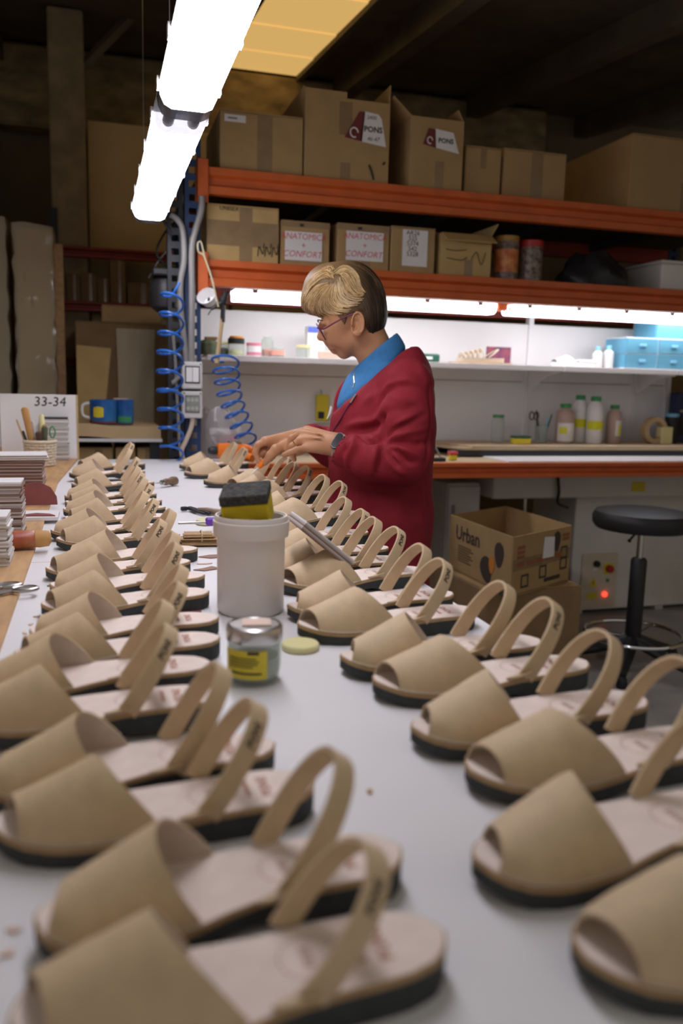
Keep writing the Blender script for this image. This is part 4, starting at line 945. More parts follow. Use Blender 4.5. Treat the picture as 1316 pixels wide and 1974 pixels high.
# clear bag of papers behind the table end
q = P(430, 850, Y=3.46); t = thing('plastic_bag', 'clear plastic bag stuffed with white scraps behind the orange tool', 'bag', (q.x, 3.50, ZB+.0003)); rows = []
rng = random.Random(3)
for i in range(11):
    v = i/10; row = []
    for k in range(22):
        a = 2*PI*k/22; rr = (1-.55*v**2)*(1+.10*math.sin(4*a+5*v)+.07*math.sin(9*a-4*v)+rng.uniform(-.04, .04)); row.append((.115*rr*math.cos(a)-.02*v, .09*rr*math.sin(a), .21*v+.015*math.sin(3*a)*v))
    rows.append(row)
m = MB(); m.grid(rows, closed=True); m.f.append(tuple(range(22))); m.build('film', 'clear_bag', t, smooth=True, angle=25)
for k in range(9):
    m = MB(); a = rng.uniform(0, 6.28); b = rng.uniform(.2, 1.2); m.box((0, 0, 0), (.09, .004, .04), TR(rng.uniform(-.04, .04), rng.uniform(-.04, .02), .03+k*.011) @ RZ(a) @ RX(b)); m.build('scrap', 'paper' if k % 3 else 'pink', t)
# orange air tool on the far end of the table
mat('orange_plastic', (0.85, 0.20, 0.02), 0.4)
q = P(432, 874, Z=TZ); t = thing('nail_gun', 'orange power tool lying at the far end of the table', 'tool', (q.x, min(q.y, 3.20), TZ+.0005), 0.1)
m = MB(); m.lathe([(.022, 0), (.028, .006), (.030, .05), (.026, .10), (.022, .125), (.012, .14)], 18, TR(-.075, 0, .040) @ RY(PI/2)); m.build('body', 'orange_plastic', t, smooth=True)
m = MB(); m.tube([(-.01, 0, .034), (.02, -.03, .022), (.045, -.075, .016)], [.020, .018, .0155], 10); m.build('handle', 'orange_plastic', t, smooth=True)
m = MB(); m.box((-.005, .0, .070), (.05, .026, .012)); m.build('top_plate', 'steel', t, bevel=.002)
m = MB(); m.box((.05, .0, .026), (.032, .04, .05)); m.build('magazine', 'orange_plastic', t, bevel=.006, seg=2)
m = MB(); m.lathe([(.016, 0), (.016, .02), (.010, .03)], 12, TR(-.078, 0, .040) @ RY(-PI/2)); m.build('nozzle', 'black_plastic', t, smooth=True)

# ------------------------------------------------------------------ left background
# film-wrapped column and bundle
def wrapped(label, px0, px1, ptop, Y, depth, m_, seed):
    a = P(px0, 600, Y=Y).x; b = P(px1, 600, Y=Y).x; zt_ = P((px0+px1)/2, ptop, Y=Y).z; W = b-a; rng = random.Random(seed)
    t = thing('wrapped_stack', label, 'stack', ((a+b)/2, Y+depth/2, 0)); nz = 42
    MB().b2(-W/2+.012, W/2-.012, -depth/2+.012, depth/2-.012, 0, zt_-.02).build('core', m_, t)
    rows = []
    for i in range(nz+1):
        z = zt_*i/nz; row = []
        for k in range(40):
            u = k/40*4; side = int(u); f = u-side; w = rng.uniform(-.004, .004)+.004*math.sin(i*1.7+side)
            X = {0: -W/2+W*f, 1: W/2, 2: W/2-W*f, 3: -W/2}[side]; Yv = {0: -depth/2, 1: -depth/2+depth*f, 2: depth/2, 3: depth/2-depth*f}[side]
            row.append((X+w*(1 if X > 0 else -1), Yv+w*(1 if Yv > 0 else -1), z+.006*math.sin(k*.5)))
        rows.append(row)
    m = MB(); m.grid(rows, closed=True); m.f.append(tuple(nz*40+k for k in range(40))); m.build('film', 'film', t, smooth=True, angle=20)
wrapped('tall pale column wrapped in clear film', 29, 106, 432, 4.45, .26, 'kraft', 1)
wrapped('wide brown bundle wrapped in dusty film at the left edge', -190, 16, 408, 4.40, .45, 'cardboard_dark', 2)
tag(MB().b2(P(106, 600, Y=4.5).x, P(124, 600, Y=4.5).x, 4.5, 4.53, 0, P(112, 470, Y=4.5).z).build('wood_plank', 'plywood', bevel=.002), 'upright plank between the wrapped column and the red rack', 'plank')
# red back rack with small cartons
BY = 4.95
r3 = thing('back_rack', 'old rack with dark red beams in the left background', 'rack', (0, 0, 0))
xl, xr = P(112, 480, Y=BY).x, .62
for py, h in ((478, .055), (583, .05), (690, .05)):
    z = P(200, py, Y=BY).z; beam(xl, xr, BY, z, h, 'red_steel', r3); MB().b2(xl, xr, BY+.05, 5.28, z-.02, z-.001).build('shelf_board', 'chipboard', r3)
for x in (xl-.02, xr+.02):
    for y in (BY+.02, 5.25): MB().b2(x-.02, x+.02, y-.02, y+.02, 0, 2.1).build('upright', 'dark_steel', r3)
z1 = P(200, 583, Y=BY).z
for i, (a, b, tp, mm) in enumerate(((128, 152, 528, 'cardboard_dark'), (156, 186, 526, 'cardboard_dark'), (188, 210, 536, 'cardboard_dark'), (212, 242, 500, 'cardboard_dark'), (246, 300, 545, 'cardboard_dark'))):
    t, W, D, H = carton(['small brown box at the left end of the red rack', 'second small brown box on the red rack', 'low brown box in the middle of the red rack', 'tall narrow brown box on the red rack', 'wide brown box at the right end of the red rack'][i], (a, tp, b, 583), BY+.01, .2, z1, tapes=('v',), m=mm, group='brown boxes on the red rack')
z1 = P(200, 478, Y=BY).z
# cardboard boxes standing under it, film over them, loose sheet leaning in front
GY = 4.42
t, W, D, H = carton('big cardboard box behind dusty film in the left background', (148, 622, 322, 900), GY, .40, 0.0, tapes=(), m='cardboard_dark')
m = MB(); rows = []
for i in range(15):
    v = i/14; rows.append([(-W*.06+W*.42*u+.006*math.sin(9*u+4*v), -D/2-.010-.012*abs(math.sin(5*u+6*v+2*u*v)), H*(.98-.62*v)) for u in np.linspace(0, 1, 15)])
m.slab(rows, .0008); m.build('plastic_film', 'film', t, smooth=True, angle=20)
t, W2, D2, H2 = carton('flat cardboard box lying on top of the film-covered box', (196, 590, 312, 622), GY+.02, .36, H+.001, tapes=(), m='cardboard')
m = MB(); a = P(147, 665, Y=4.30); b = P(214, 672, Y=4.30); c = P(202, 800, Y=4.26); d = P(150, 800, Y=4.26)
m.slab([[tuple(Vector((d.x, 4.24, .90))), tuple(Vector((c.x, 4.24, .90)))], [tuple(d), tuple(c)], [tuple(a), tuple(b)]], .004)
tag(m.build('cardboard_sheet', 'cardboard_pale'), 'loose tan cardboard sheet leaning in front of the film-covered box', 'cardboard')
# side bench with kraft parcel
SY = 3.58; zb1 = P(240, 846, Y=SY).z
t = thing('side_bench', 'low side bench carrying the kraft paper parcel', 'bench', (0, 0, 0))
xa, xb = P(100, 850, Y=SY).x, .262
MB().b2(xa, xb, SY, 4.2, zb1-.014, zb1).build('bench_top', 'chipboard', t); MB().b2(xa, xb, SY-.006, SY-.0005, zb1-.012, zb1+.001).build('edge_trim', 'paper', t)
for x in (xa+.03, xb-.03):
    for y in (SY+.03, 4.15): MB().b2(x-.02, x+.02, y-.02, y+.02, 0, zb1-.014).build('leg', 'dark_steel', t)
m = MB(); za = P(240, 820, Y=SY).z-zb1; 
rows = []
for i in range(9):
    f = i/8
    rows.append([(xa+.03+(xb-xa-.035)*u, SY+.01+.50*f, zb1+.0005+za*(1-.0*f)+.004*math.sin(7*u+3*f)-.012*(u*u)) for u in np.linspace(0, 1, 12)])
m.slab(rows, -(za-.006)); o = m.build('kraft_parcel', 'kraft', smooth=True, angle=35); tag(o, 'flat parcel wrapped in kraft paper on the side bench', 'parcel')
m = bpy.data.objects['kraft_parcel']
for i, (a, b) in enumerate(((104, 148), (150, 218), (222, 262), (264, 330))):
    q0, q1 = P(a, 870, Y=SY+.03).x, min(P(b, 870, Y=SY+.03).x, .235)
    t2 = thing('carton', ['cardboard box under the side bench, leftmost', 'cardboard box under the side bench, second from left', 'cardboard box under the side bench, third from left', 'cardboard box under the side bench, nearest the blue coil'][i], 'box', ((q0+q1)/2, SY+.18, zb1-.30), 0, 'boxes under the side bench')
    MB().box((0, 0, .13), (q1-q0-.003, .28, .26)).build('body', 'cardboard', t2, bevel=.003); MB().box((.012, -.1408, .13), (.03, .001, .25)).build('tape', 'tape', t2)
MB().b2(xa, xb, SY+.02, 4.15, zb1-.315, zb1-.301).build('lower_board', 'chipboard', bpy.data.objects['side_bench'])
# blue printed mug and tin on the parcel
mat('blue_tin', (0.02, 0.08, 0.28), 0.35, col2=(0.03, 0.20, 0.50), scale=14)
pzz = zb1+za+.001
q = P(199, 808, Y=3.70); t = thing('printed_mug', 'blue printed mug with a yellow patch on the kraft parcel', 'mug', (q.x, 3.70, pzz))
MB().lathe([(.052, 0), (.055, .004), (.055, .098), (.052, .1), (.05, .098), (.05, .006), (0, .006)], 28).build('cup', 'blue_tin', t, smooth=True)
m = MB(); m.tube(smooth_path([(-.054, 0, .085), (-.082, 0, .075), (-.082, 0, .035), (-.054, 0, .022)]), .006, 7); m.build('handle', 'white_plastic', t, smooth=True)
MB().grid([[(.0556*math.cos(a), .0556*math.sin(a), .03+.036*v+.010*math.sin(PI*(i/8))*(v-.4)) for i, a in enumerate(np.linspace(-2.35, -1.55, 9))] for v in (0, .5, 1)]).build('patch', 'yellow', t, smooth=True)
MB().grid([[(.0558*math.cos(a), .0558*math.sin(a), .0+.010*v) for a in np.linspace(-3.1, 0, 15)] for v in (.2, 1)]).build('rim_band', 'maroon', t, smooth=True)
q = P(236, 806, Y=3.72); t = thing('printed_tin', 'blue printed tin with a green patch beside the mug', 'tin', (q.x+.01, 3.73, pzz))
MB().lathe([(.036, 0), (.038, .003), (.038, .1), (.036, .102)], 24).build('body', 'blue_tin', t, smooth=True); MB().grid([[(.0386*math.cos(a), .0386*math.sin(a), z) for a in np.linspace(-2.4, -.8, 9)] for z in (.006, .03)]).build('patch', 'green', t, smooth=True)
tag(MB().box((0, 0, .002), (.06, .05, .003)).build('card_scrap', 'peach', loc=(q.x-.006, 3.73, pzz+.1021)), 'small pale card lying on top of the blue tin', 'card')

# ------------------------------------------------------------------ left side of the table: backboard, card stacks, basket, tools
bx = -.335
t = thing('edge_panel', 'long low panel with white paper face along the left edge of the table', 'panel', (0, 0, 0))
zr = P(30, 764, X=bx).z; zl = P(20, 848, X=bx).z
MB().b2(bx-.012, bx, .30, 3.245, WZ+.0003, zl).build('board', 'plywood', t, bevel=.001); MB().b2(bx-.011, bx-.001, .30, 3.245, zl+.0003, zr).build('white_face', 'paper', t, bevel=.001)
MB().b2(bx-.014, bx+.001, .30, 3.245, zr+.0003, zr+.004).build('top_edge', 'cardboard_pale', t)
a = P(62, 760, Y=3.225); b = P(149, 760, Y=3.225)
t = thing('size_board', 'white board marked 33-34 standing at the far left end of the table', 'board', (0, 0, 0))
MB().b2(bx+.002, b.x, 3.225, 3.237, WZ+.0003, a.z).build('board', 'paper', t, bevel=.001); MB().b2(b.x-.004, b.x+.0015, 3.222, 3.2245, WZ+.0003, a.z).build('edge_trim', 'cardboard_pale', t)
q = P(96, 775, Y=3.224); m = MB(); letters(m, '33-34', .048, TR(q.x, 3.2235, q.z) @ FACE, .0, .1); m.build('handwriting', 'ink_black', t)
def stack(label, x0, x1, y0, y1, h, n, edge, top, rz=0, seed=0, jitter=.003, z0=WZ, top2=None):
    rng = random.Random(seed); cx, cy = (x0+x1)/2, (y0+y1)/2
    t = thing('card_stack', label, 'cards', (cx, cy, z0+.0003), rz, 'stacks of cards on the plywood board'); th = h/n
    for i in range(n):
        dx, dy = rng.uniform(-jitter, jitter), rng.uniform(-jitter, jitter)
        MB().box((dx, dy, th*(i+.5)), (x1-x0, y1-y0, th*.93)).build('card', top if i == n-1 else edge[i % len(edge)], t)
    return t
mat('card_grey', (0.50, 0.47, 0.44), 0.9); mat('card_mauve', (0.40, 0.31, 0.30), 0.9); mat('card_brown', (0.22, 0.135, 0.10), 0.9); mat('card_white', (0.72, 0.70, 0.69), 0.85)
def base_rect(px0, px1, py, dy): 
    a = P(px0, py, Z=WZ); b = P(px1, py, Z=WZ); return a.x, b.x, min(a.y, b.y), min(a.y, b.y)+dy
# leaning grey stack under the size board
x0, x1, y0, y1 = base_rect(84, 134, 884, .05); hh = P(110, 803, Y=y0).z-WZ
t = stack('tall grey stack of cards in front of the 33-34 board', x0, x1, 3.155, 3.215, hh, 26, ['card_grey', 'card_grey', 'card_white'], 'black_plastic', seed=1)
# brown card stack behind, tall stacks in front
x0, x1, y0, y1 = base_rect(10, 82, 938, .16); hh = P(45, 888, Y=y0).z-WZ
stack('brown bundle of cards topped with white sheets beside the basket', x0-.03, x1, y0, y0+.14, hh, 24, ['card_brown', 'card_brown', 'card_mauve'], 'card_brown', seed=2)
zt2 = WZ+hh+.001; stack('thin pile of white sheets lying on the brown bundle', x0-.02, x1+.012, y0+.0, y0+.12, .014, 5, ['card_white', 'card_mauve'], 'card_white', rz=.08, seed=3, z0=zt2)
x0, x1, y0, y1 = base_rect(-25, 43, 1043, .12); hh = P(20, 930, Y=y0).z-WZ
stack('tall grey stack of cards left of the sandals', x0, x1, y0, y0+.075, hh, 30, ['card_grey', 'card_mauve', 'card_grey', 'card_brown'], 'card_white', seed=4)
x0, x1, y0, y1 = base_rect(-60, 17, 1092, .12); hh = P(0, 996, Y=y0).z-WZ
stack('white stack of cards at the left edge of the photo', x0, x1, y0, y0+.075, hh, 26, ['card_white', 'card_grey'], 'card_white', seed=5)
# basket
q = P(78, 893, Z=WZ); BR = .038
q = Vector((P(78, 880, Y=2.98).x, 2.98, WZ)); bh = P(78, 852, Y=2.95).z-WZ; BR = (P(108, 860, Y=2.98).x-P(46, 860, Y=2.98).x)/2
t = thing('basket', 'cream woven plastic basket full of tools at the far left', 'basket', (q.x, q.y, WZ+.0003))
mat('cream_plastic', (0.66, 0.58, 0.44), 0.5)
for i in range(8):
    z = .006+(bh-.016)*i/7; rr = BR*(.84+.14*z/bh)
    m = MB(); N = 48; m.tube([((rr+.0022*math.cos(a*12+PI*i))*math.cos(a), (rr+.0022*math.cos(a*12+PI*i))*math.sin(a), z) for a in np.linspace(0, 2*PI, N+1)], .0042, 6, caps=False); m.build('woven_strand', 'cream_plastic', t, smooth=True)
for k in range(24):
    a = 2*PI*(k+.5)/24; m = MB(); m.tube([(BR*.84*math.cos(a), BR*.84*math.sin(a), .002), (BR*.97*math.cos(a), BR*.97*math.sin(a), bh)], .0032, 5); m.build('stake', 'cream_plastic', t)
m = MB(); m.tube([(BR*math.cos(a), BR*math.sin(a), bh) for a in np.linspace(0, 2*PI, 41)], .0055, 8, caps=False); m.build('rim', 'cream_plastic', t, smooth=True)
MB().lathe([(0, .001), (BR*.8, .001), (BR*.8, .004), (0, .004)], 24).build('base', 'cream_plastic', t)
def stuck(name, label, cat, dx, dy, tip_px, r, m_, r1=None, flat=1.0):
    tip = P(*tip_px, Y=q.y+dy); b = Vector((q.x+dx, q.y+dy, WZ+.012)); mm = MB(); d = tip-b
    mm.tube([(0, 0, 0), tuple(d*.5), tuple(d*.96), tuple(d)], [r*.8, r, r1 or r, (r1 or r)*.6], 8, flat=flat, up=(0, 1, 0) if flat != 1 else None); return tag(mm.build(name, m_, smooth=True, loc=b), label, cat)
mat('tan_wood', (0.50, 0.27, 0.09), 0.6, var=.1, scale=20); mat('dark_wood', (0.09, 0.05, 0.03), 0.45)
stuck('wooden_spatula', 'orange-brown wooden spatula standing in the basket', 'spatula', -.016, .0, (47, 785), .0105, 'tan_wood', .0125, .35)
stuck('paintbrush', 'thin brush leaning out of the left of the basket', 'brush', -.024, -.01, (32, 808), .0035, 'beech')
stuck('pencil', 'dark pencil leaning in the basket', 'pencil', -.02, -.018, (44, 830), .004, 'black_plastic')
stuck('glue_tube', 'grey tube standing in the middle of the basket', 'tube', .0, .012, (62, 812), .009, 'card_grey', .006)
stuck('straw_brush', 'straw-coloured brush standing in the basket', 'brush', .012, .016, (80, 799), .010, 'pale_yellow', .008)
stuck('awl', 'awl with dark wooden knob handle in the basket', 'awl', .006, -.016, (75, 832), .009, 'dark_wood', .013)
stuck('awl', 'slim dark awl handle at the right of the basket', 'awl', .018, -.012, (86, 822), .006, 'olive_junk', .010)
for i, (px, py, mm, lab) in enumerate(((86, 830, 'tan_wood', 'scissors with brown loop handles in the basket'), (101, 833, 'green', 'scissors with green loop handles at the right of the basket'))):
    c0 = P(px, py, Y=q.y+.006); b = Vector((q.x+.012+.012*i, q.y+.006-.014*i, WZ+.012)); t2 = thing('scissors', lab, 'scissors', b); d = c0-b
    m = MB(); m.tube([(0, 0, 0), tuple(d*.72)], .004, 5); m.build('blade', 'steel', t2)
    m = MB(); m.tube([tuple(d+Vector((.0085*math.cos(a), 0, .019*math.sin(a)))) for a in np.linspace(0, 2*PI, 19)], .0024, 6, caps=False); m.build('handle', mm, t2, smooth=True)
# leather off-cut, card, red handle, scissors on the board
mat('oxblood', (0.22, 0.06, 0.055), 0.6, var=.15, scale=30); mat('red_wood', (0.35, 0.03, 0.02), 0.35, col2=(0.42, 0.20, 0.08), scale=25)
c = P(74, 976, Z=WZ); m = MB(); pts = [(.0, 0), (.085, 0), (.083, .02), (.07, .042), (.045, .055), (.02, .052), (.003, .035)]
m.prism([(x-.042, z) for x, z in pts], -.004, .0, 'y', RX(-.18)); tag(m.build('leather_piece', 'oxblood', loc=(c.x, c.y+.012, WZ+.0012), bevel=.001), 'dark red half-round leather piece propped by the card stacks', 'leather')
c = P(66, 1000, Z=WZ); tag(MB().box((0, 0, .0035), (.10, .10, .007)).build('white_card', 'card_white', loc=(c.x, c.y+.02, WZ+.0003)), 'white card lying flat on the plywood beside the tall stacks', 'card')
m = MB(); m.prism([(-.035, -.012), (.04, -.018), (.028, .006), (.0, .02), (-.02, .006)], .0075, .0095, 'z'); tag(m.build('leather_scrap', 'oxblood', loc=(c.x+.004, c.y, WZ+.0003)), 'small red leather scrap on the white card', 'scrap')
c = P(48, 1062, Z=WZ); t = thing('red_handle', 'round red-painted wooden tool handle lying left of the sandals', 'tool', (c.x, c.y+.012, WZ+.0003))
MB().lathe([(.010, -.048), (.016, -.044), (.0175, -.02), (.0165, .018), (.015, .022)], 18, TR(-.006, 0, .018) @ RZ(.12) @ RY(PI/2)).build('grip', 'red_wood', t, smooth=True); MB().lathe([(.0148, .0222), (.016, .03), (.014, .046), (.007, .05)], 18, TR(-.006, 0, .018) @ RZ(.12) @ RY(PI/2)).build('tip', 'tan_wood', t, smooth=True)
c = P(30, 1146, Z=WZ); t = thing('scissors', 'steel scissors lying on the plywood at the left edge', 'scissors', (c.x, c.y, WZ+.0005))
for s, (cx, cy, rx, ry, ro) in enumerate(((.012, .008, .017, .012, .2), (-.016, .034, .02, .011, .15))):
    m = MB(); m.tube([(cx+rx*math.cos(a)*math.cos(ro)-ry*math.sin(a)*math.sin(ro), cy+rx*math.cos(a)*math.sin(ro)+ry*math.sin(a)*math.cos(ro), .005) for a in np.linspace(0, 2*PI, 25)], .0032, 7, caps=False); m.build('finger_loop', 'steel', t, smooth=True)
m = MB(); m.tube([(-.003, .004, .005), (-.03, -.012, .0045), (-.11, -.055, .003)], [.004, .006, .001], 7, flat=.6); m.build('blade', 'steel', t, smooth=True)
m = MB(); m.tube([(-.02, .024, .0055), (-.034, -.006, .009), (-.115, -.040, .004)], [.004, .006, .001], 7, flat=.6); m.build('blade', 'steel', t, smooth=True)
MB().lathe([(.004, 0), (.004, .003)], 10, TR(-.031, -.010, .011)).build('pivot_screw', 'steel', t)

# ------------------------------------------------------------------ bucket, sponge, jar
bc = P(489, 1186, Z=TZ); r0 = .046; bcx, bcy = bc.x+.0, bc.y+r0*.55
t = thing('bucket', 'white plastic bucket standing in the middle of the table', 'bucket', (bcx, bcy, TZ+.0003))
mat('bucket_white', (0.72, 0.66, 0.61), 0.4, var=.03, scale=8)
hb = P(489, 992, Y=bcy-.0).z-TZ
r1 = (P(556, 1020, Y=bcy).x-P(424, 1020, Y=bcy).x)/2
MB().lathe([(0, .0), (r0*.93, 0), (r0, .004), (r1*.975, hb*.80), (r1*.975-.0018, hb*.80), (r1*.965, hb-.002), (r1*.94, hb-.002), (r1*.93, hb*.8), (r0*.95, .006), (0, .006)], 48).build('body', 'bucket_white', t, smooth=True)
MB().lathe([(r1*1.0, hb*.80), (r1*1.075, hb*.79), (r1*1.10, hb*.93), (r1*1.09, hb*.945), (r1*1.06, hb*.95), (r1*1.055, hb*.975), (r1*1.03, hb), (r1*.99, hb), (r1*.975, hb*.97)], 48, close=False).build('rim_collar', 'bucket_white', t, smooth=True)
mat('foam_yellow', (0.62, 0.47, 0.02), 0.9, bump=.4, bscale=160); mat('scourer_grey', (0.055, 0.053, 0.048), 1.0, var=.5, scale=160, bump=1.0, bscale=240)
MB().box((0, 0, .0)if 0 else (-.004, .0, hb*.5), (.045, .05, hb*.96)).build('inner_fill', 'cream', t)
sq = P(487, 985, Y=bcy-.02); t = thing('sponge', 'yellow sponge with dark grey scourer lying across the bucket', 'sponge', (bcx-.003, bcy+.004, TZ+hb*.985), .12)
t.rotation_euler = (math.radians(15), math.radians(-6), -.32)
MB().box((0, 0, .008), (.064, .052, .036)).build('foam', 'foam_yellow', t, bevel=.003, seg=2); 
m = MB(); rows = []; rng = random.Random(5)
m.box((0, 0, .0332), (.065, .053, .0140)); sc_ = m.build('scourer', 'scourer_grey', t, bevel=.002, seg=2)
jc = P(497, 1322, Z=TZ); jr = (P(555, 1290, Z=TZ+.02).x-P(441, 1290, Z=TZ+.02).x)/2*.98
t = thing('candle_jar', 'squat glass jar with metal lid and yellow label in front of the bucket', 'jar', (jc.x, jc.y+jr*.75, TZ+.0003)); jh = .046
mat('wax_white', (0.62, 0.60, 0.54), 0.5)
MB().lathe([(0, 0), (jr*.80, 0), (jr*.90, .003), (jr*.97, .016), (jr*.985, jh), (jr*.93, jh), (jr*.9, .008), (0, .006)], 40).build('glass', 'clear_glass', t, smooth=True)
MB().lathe([(0, .0065), (jr*.86, .0065), (jr*.9, .014), (jr*.9, jh*.60), (0, jh*.60)], 32).build('paste', 'wax_white', t, smooth=True)
lid = MB().lathe([(jr*1.0, jh-.001), (jr*1.02, jh), (jr*1.02, jh+.011), (jr*1.0, jh+.0145), (jr*.9, jh+.016), (jr*.86, jh+.0145), (0, jh+.0145)], 40, close=False).build('lid', 'steel', t, smooth=True, label='dull silver metal lid')
MB().box((.002, .004, jh+.0155), (jr*1.05, jr*.85, .0012), RZ(-.15)).build('paper_patch', 'peach', lid)
k = [(jr*.99)*f for f in (1,)]
MB().grid([[((jr*.995+.0012)*math.cos(a), (jr*.995+.0012)*math.sin(a), z) for a in np.linspace(-2.95, -1.30, 19)] for z in (.009, .018, jh*.86)]).build('yellow_label', 'yellow', t, smooth=True)
for zz, a0, a1, hh2 in ((.036, -2.0, -1.6, .003), (.031, -2.7, -1.7, .0011), (.028, -2.7, -1.6, .0011), (.025, -2.7, -1.65, .0011), (.022, -2.7, -1.8, .0011), (.0145, -2.6, -1.5, .002)):
    MB().grid([[((jr*.995+.0018)*math.cos(a), (jr*.995+.0018)*math.sin(a), zz+dz) for a in np.linspace(a0, a1, 11)] for dz in (0, hh2)]).build('label_print', 'ink_brown', t)
c = P(581, 1254, Z=TZ); tag(MB().lathe([(0, 0), (.021, 0), (.0225, .002), (.0225, .0065), (.021, .008), (0, .008)], 28).build('wax_disc', 'pale_yellow', smooth=True, loc=(c.x, c.y+.006, TZ+.0003)), 'flat yellowish wax disc on the table beside the jar', 'wax disc')

# card pack leaning on the bucket side
a = P(578, 1008, Y=1.20); b = P(655, 1072, Y=1.24); d = Vector((b.x-a.x, 0, b.z-a.z)); L_ = d.length; ang = math.atan2(d.z, d.x)
t = thing('card_pack', 'tilted pack of dark-edged cards lying on the sandals right of the bucket', 'cards', ((a.x+b.x)/2, 1.225, (a.z+b.z)/2)); t.rotation_euler = (0, -ang, 0)
for i in range(7): MB().box((0, 0, -.006+.0021*i), (L_, .10, .0019)).build('card', ['card_brown', 'card_mauve', 'card_grey'][i % 3] if i < 6 else 'card_white', t)

# tools between the rows
def tbl(px, py, z=.0003): q = P(px, py, Z=TZ); return (q.x, q.y, TZ+z)
mat('handle_wood', (0.20, 0.13, 0.08), 0.4, var=.2, scale=40)
t = thing('awl', 'awl with turned wooden handle lying between the rows', 'awl', tbl(322, 938)); mt = RZ(.55) @ RY(PI/2)
MB().lathe([(.006, -.042), (.0125, -.036), (.0135, -.022), (.009, -.006), (.0105, .004), (.009, .012), (.006, .016)], 16, TR(0, 0, .0138) @ RZ(.75) @ RY(-PI/2)).build('handle', 'handle_wood', t, smooth=True)
MB().lathe([(.0075, .0162), (.0075, .024), (.002, .025), (.0008, .055)], 12, TR(0, 0, .0138) @ RZ(.75) @ RY(-PI/2)).build('spike', 'steel', t, smooth=True)
t = thing('pliers', 'small steel cutting tool lying left of the bucket', 'tool', tbl(386, 990)); 
for s in (-1, 1):
    m = MB(); m.tube([(-.02+s*.002, .045, .006), (-.005+s*.006, .0, .006), (.012+s*.006, -.035, .005)], [.005, .004, .003], 7); m.build('arm', 'dark_steel', t, smooth=True)
MB().box((-.021, .047, .006), (.016, .010, .010), RZ(.3)).build('jaw', 'dark_steel', t, bevel=.002)
t = thing('knife', 'short knife with brown wooden handle lying behind the bucket', 'knife', tbl(408, 992)); m = MB(); m.tube([(-.028, .03, .008), (-.01, .01, .008), (.02, -.02, .008), (.035, -.035, .007)], [.006, .0105, .010, .006], 9, flat=.7); m.build('handle', 'handle_wood', t, smooth=True)
m = MB(); m.tube([(.034, -.034, .007), (.07, -.06, .005)], [.005, .001], 6, flat=.3); m.build('blade', 'steel', t)
tag(MB().lathe([(0, 0), (.022, 0), (.024, .003), (.022, .010), (0, .011)], 20).build('wax_cake', 'pale_yellow', smooth=True, loc=tbl(398, 1010)), 'low yellowish cake of wax behind the bucket', 'wax')
mat('purple', (0.16, 0.05, 0.42), 0.4)
t = thing('clamp_tool', 'small steel tool with purple plastic handle left of the bucket', 'tool', tbl(386, 1026, .010)); m = MB(); m.tube([(-.045, .0, .01), (.012, .002, .01)], .0028, 6); m.build('shaft', 'steel', t); MB().box((.026, .002, .012), (.030, .014, .016)).build('handle', 'purple', t, bevel=.003)
t = thing('leather_bundle', 'bundle of leather strips tied with string left of the bucket', 'bundle', tbl(385, 1050)); rng = random.Random(8)
for i in range(9): MB().box((rng.uniform(-.004, .004), rng.uniform(-.006, .006), .0014+.0025*i), (.085-.004*i, .034, .0022), RZ(-.08+rng.uniform(-.05, .05))).build('strip', 'olive_leather' if 'olive_leather' in MATS else 'leather_edge', t)
m = MB(); m.tube([(.002+.001*math.sin(a), .0185*math.cos(a), .0125+.0145*math.sin(a)) for a in np.linspace(0, 2*PI, 21)], .0016, 5, caps=False); m.build('tie', 'string', t)
for i in range(26):
    y0 = rng.uniform(-.016, .016); m = MB(); x = -.04; m.tube(smooth_path([(x, y0, rng.uniform(.004, .016)), (x-.010, y0+rng.uniform(-.01, .01), rng.uniform(.003, .014)), (x-.018-rng.uniform(0, .008), y0+rng.uniform(-.016, .016), .0015)], 3), .0009, 4); m.build('frayed_thread', 'string', t)
mat('scrap_brown', (0.30, 0.17, 0.12), 0.7)
def scrap(label, px, py, poly, m_, rz=0, th=.0016):
    m = MB(); m.prism(poly, 0, th, 'z', RZ(rz)); return tag(m.build('leather_scrap', m_, loc=tbl(px, py)), label, 'scrap')
scrap('brown leather off-cut just left of the bucket', 404, 1074, [(-.02, 0), (.0, -.014), (.022, -.008), (.018, .014), (.0, .012)], 'scrap_brown')
scrap('second brown leather off-cut lower beside the bucket', 400, 1098, [(-.024, .004), (-.01, -.01), (.022, -.006), (.014, .014), (-.006, .006)], 'scrap_brown', .3)
scrap('thin pale leather sliver left of the bucket', 395, 1088, [(-.014, 0), (.0, -.003), (.013, .002), (.0, .004)], 'peach')
scrap('square dark red leather scrap under the left-row heels', 362, 1184, [(-.016, -.008), (.018, -.007), (.02, .009), (-.014, .010)], 'oxblood', .1)
scrap('tiny orange-brown crumb on the bare table between the rows', 712, 1529, [(-.002, -.002), (.002, -.001), (.0025, .002), (-.001, .003)], 'tan_wood', 0, .002)
for i, (px, py) in enumerate(((70, 1190), (85, 1170), (60, 1205), (48, 1222), (28, 1795), (15, 1840), (95, 1130))):
    scrap(['pale shaving on the white table edge, farthest of the left edge', 'pale shaving beside the plywood edge', 'curled shaving on the white table edge', 'small shaving nearest the left photo edge', 'crumb at the lower left of the table', 'thread crumb at the lower left corner', 'dark shaving below the scissors'][i], px, py,
          [(-.004, -.001), (.003, -.002), (.005, .001), (-.002, .003)], 'peach' if i < 6 else 'handle_wood', i*.7, .0015)

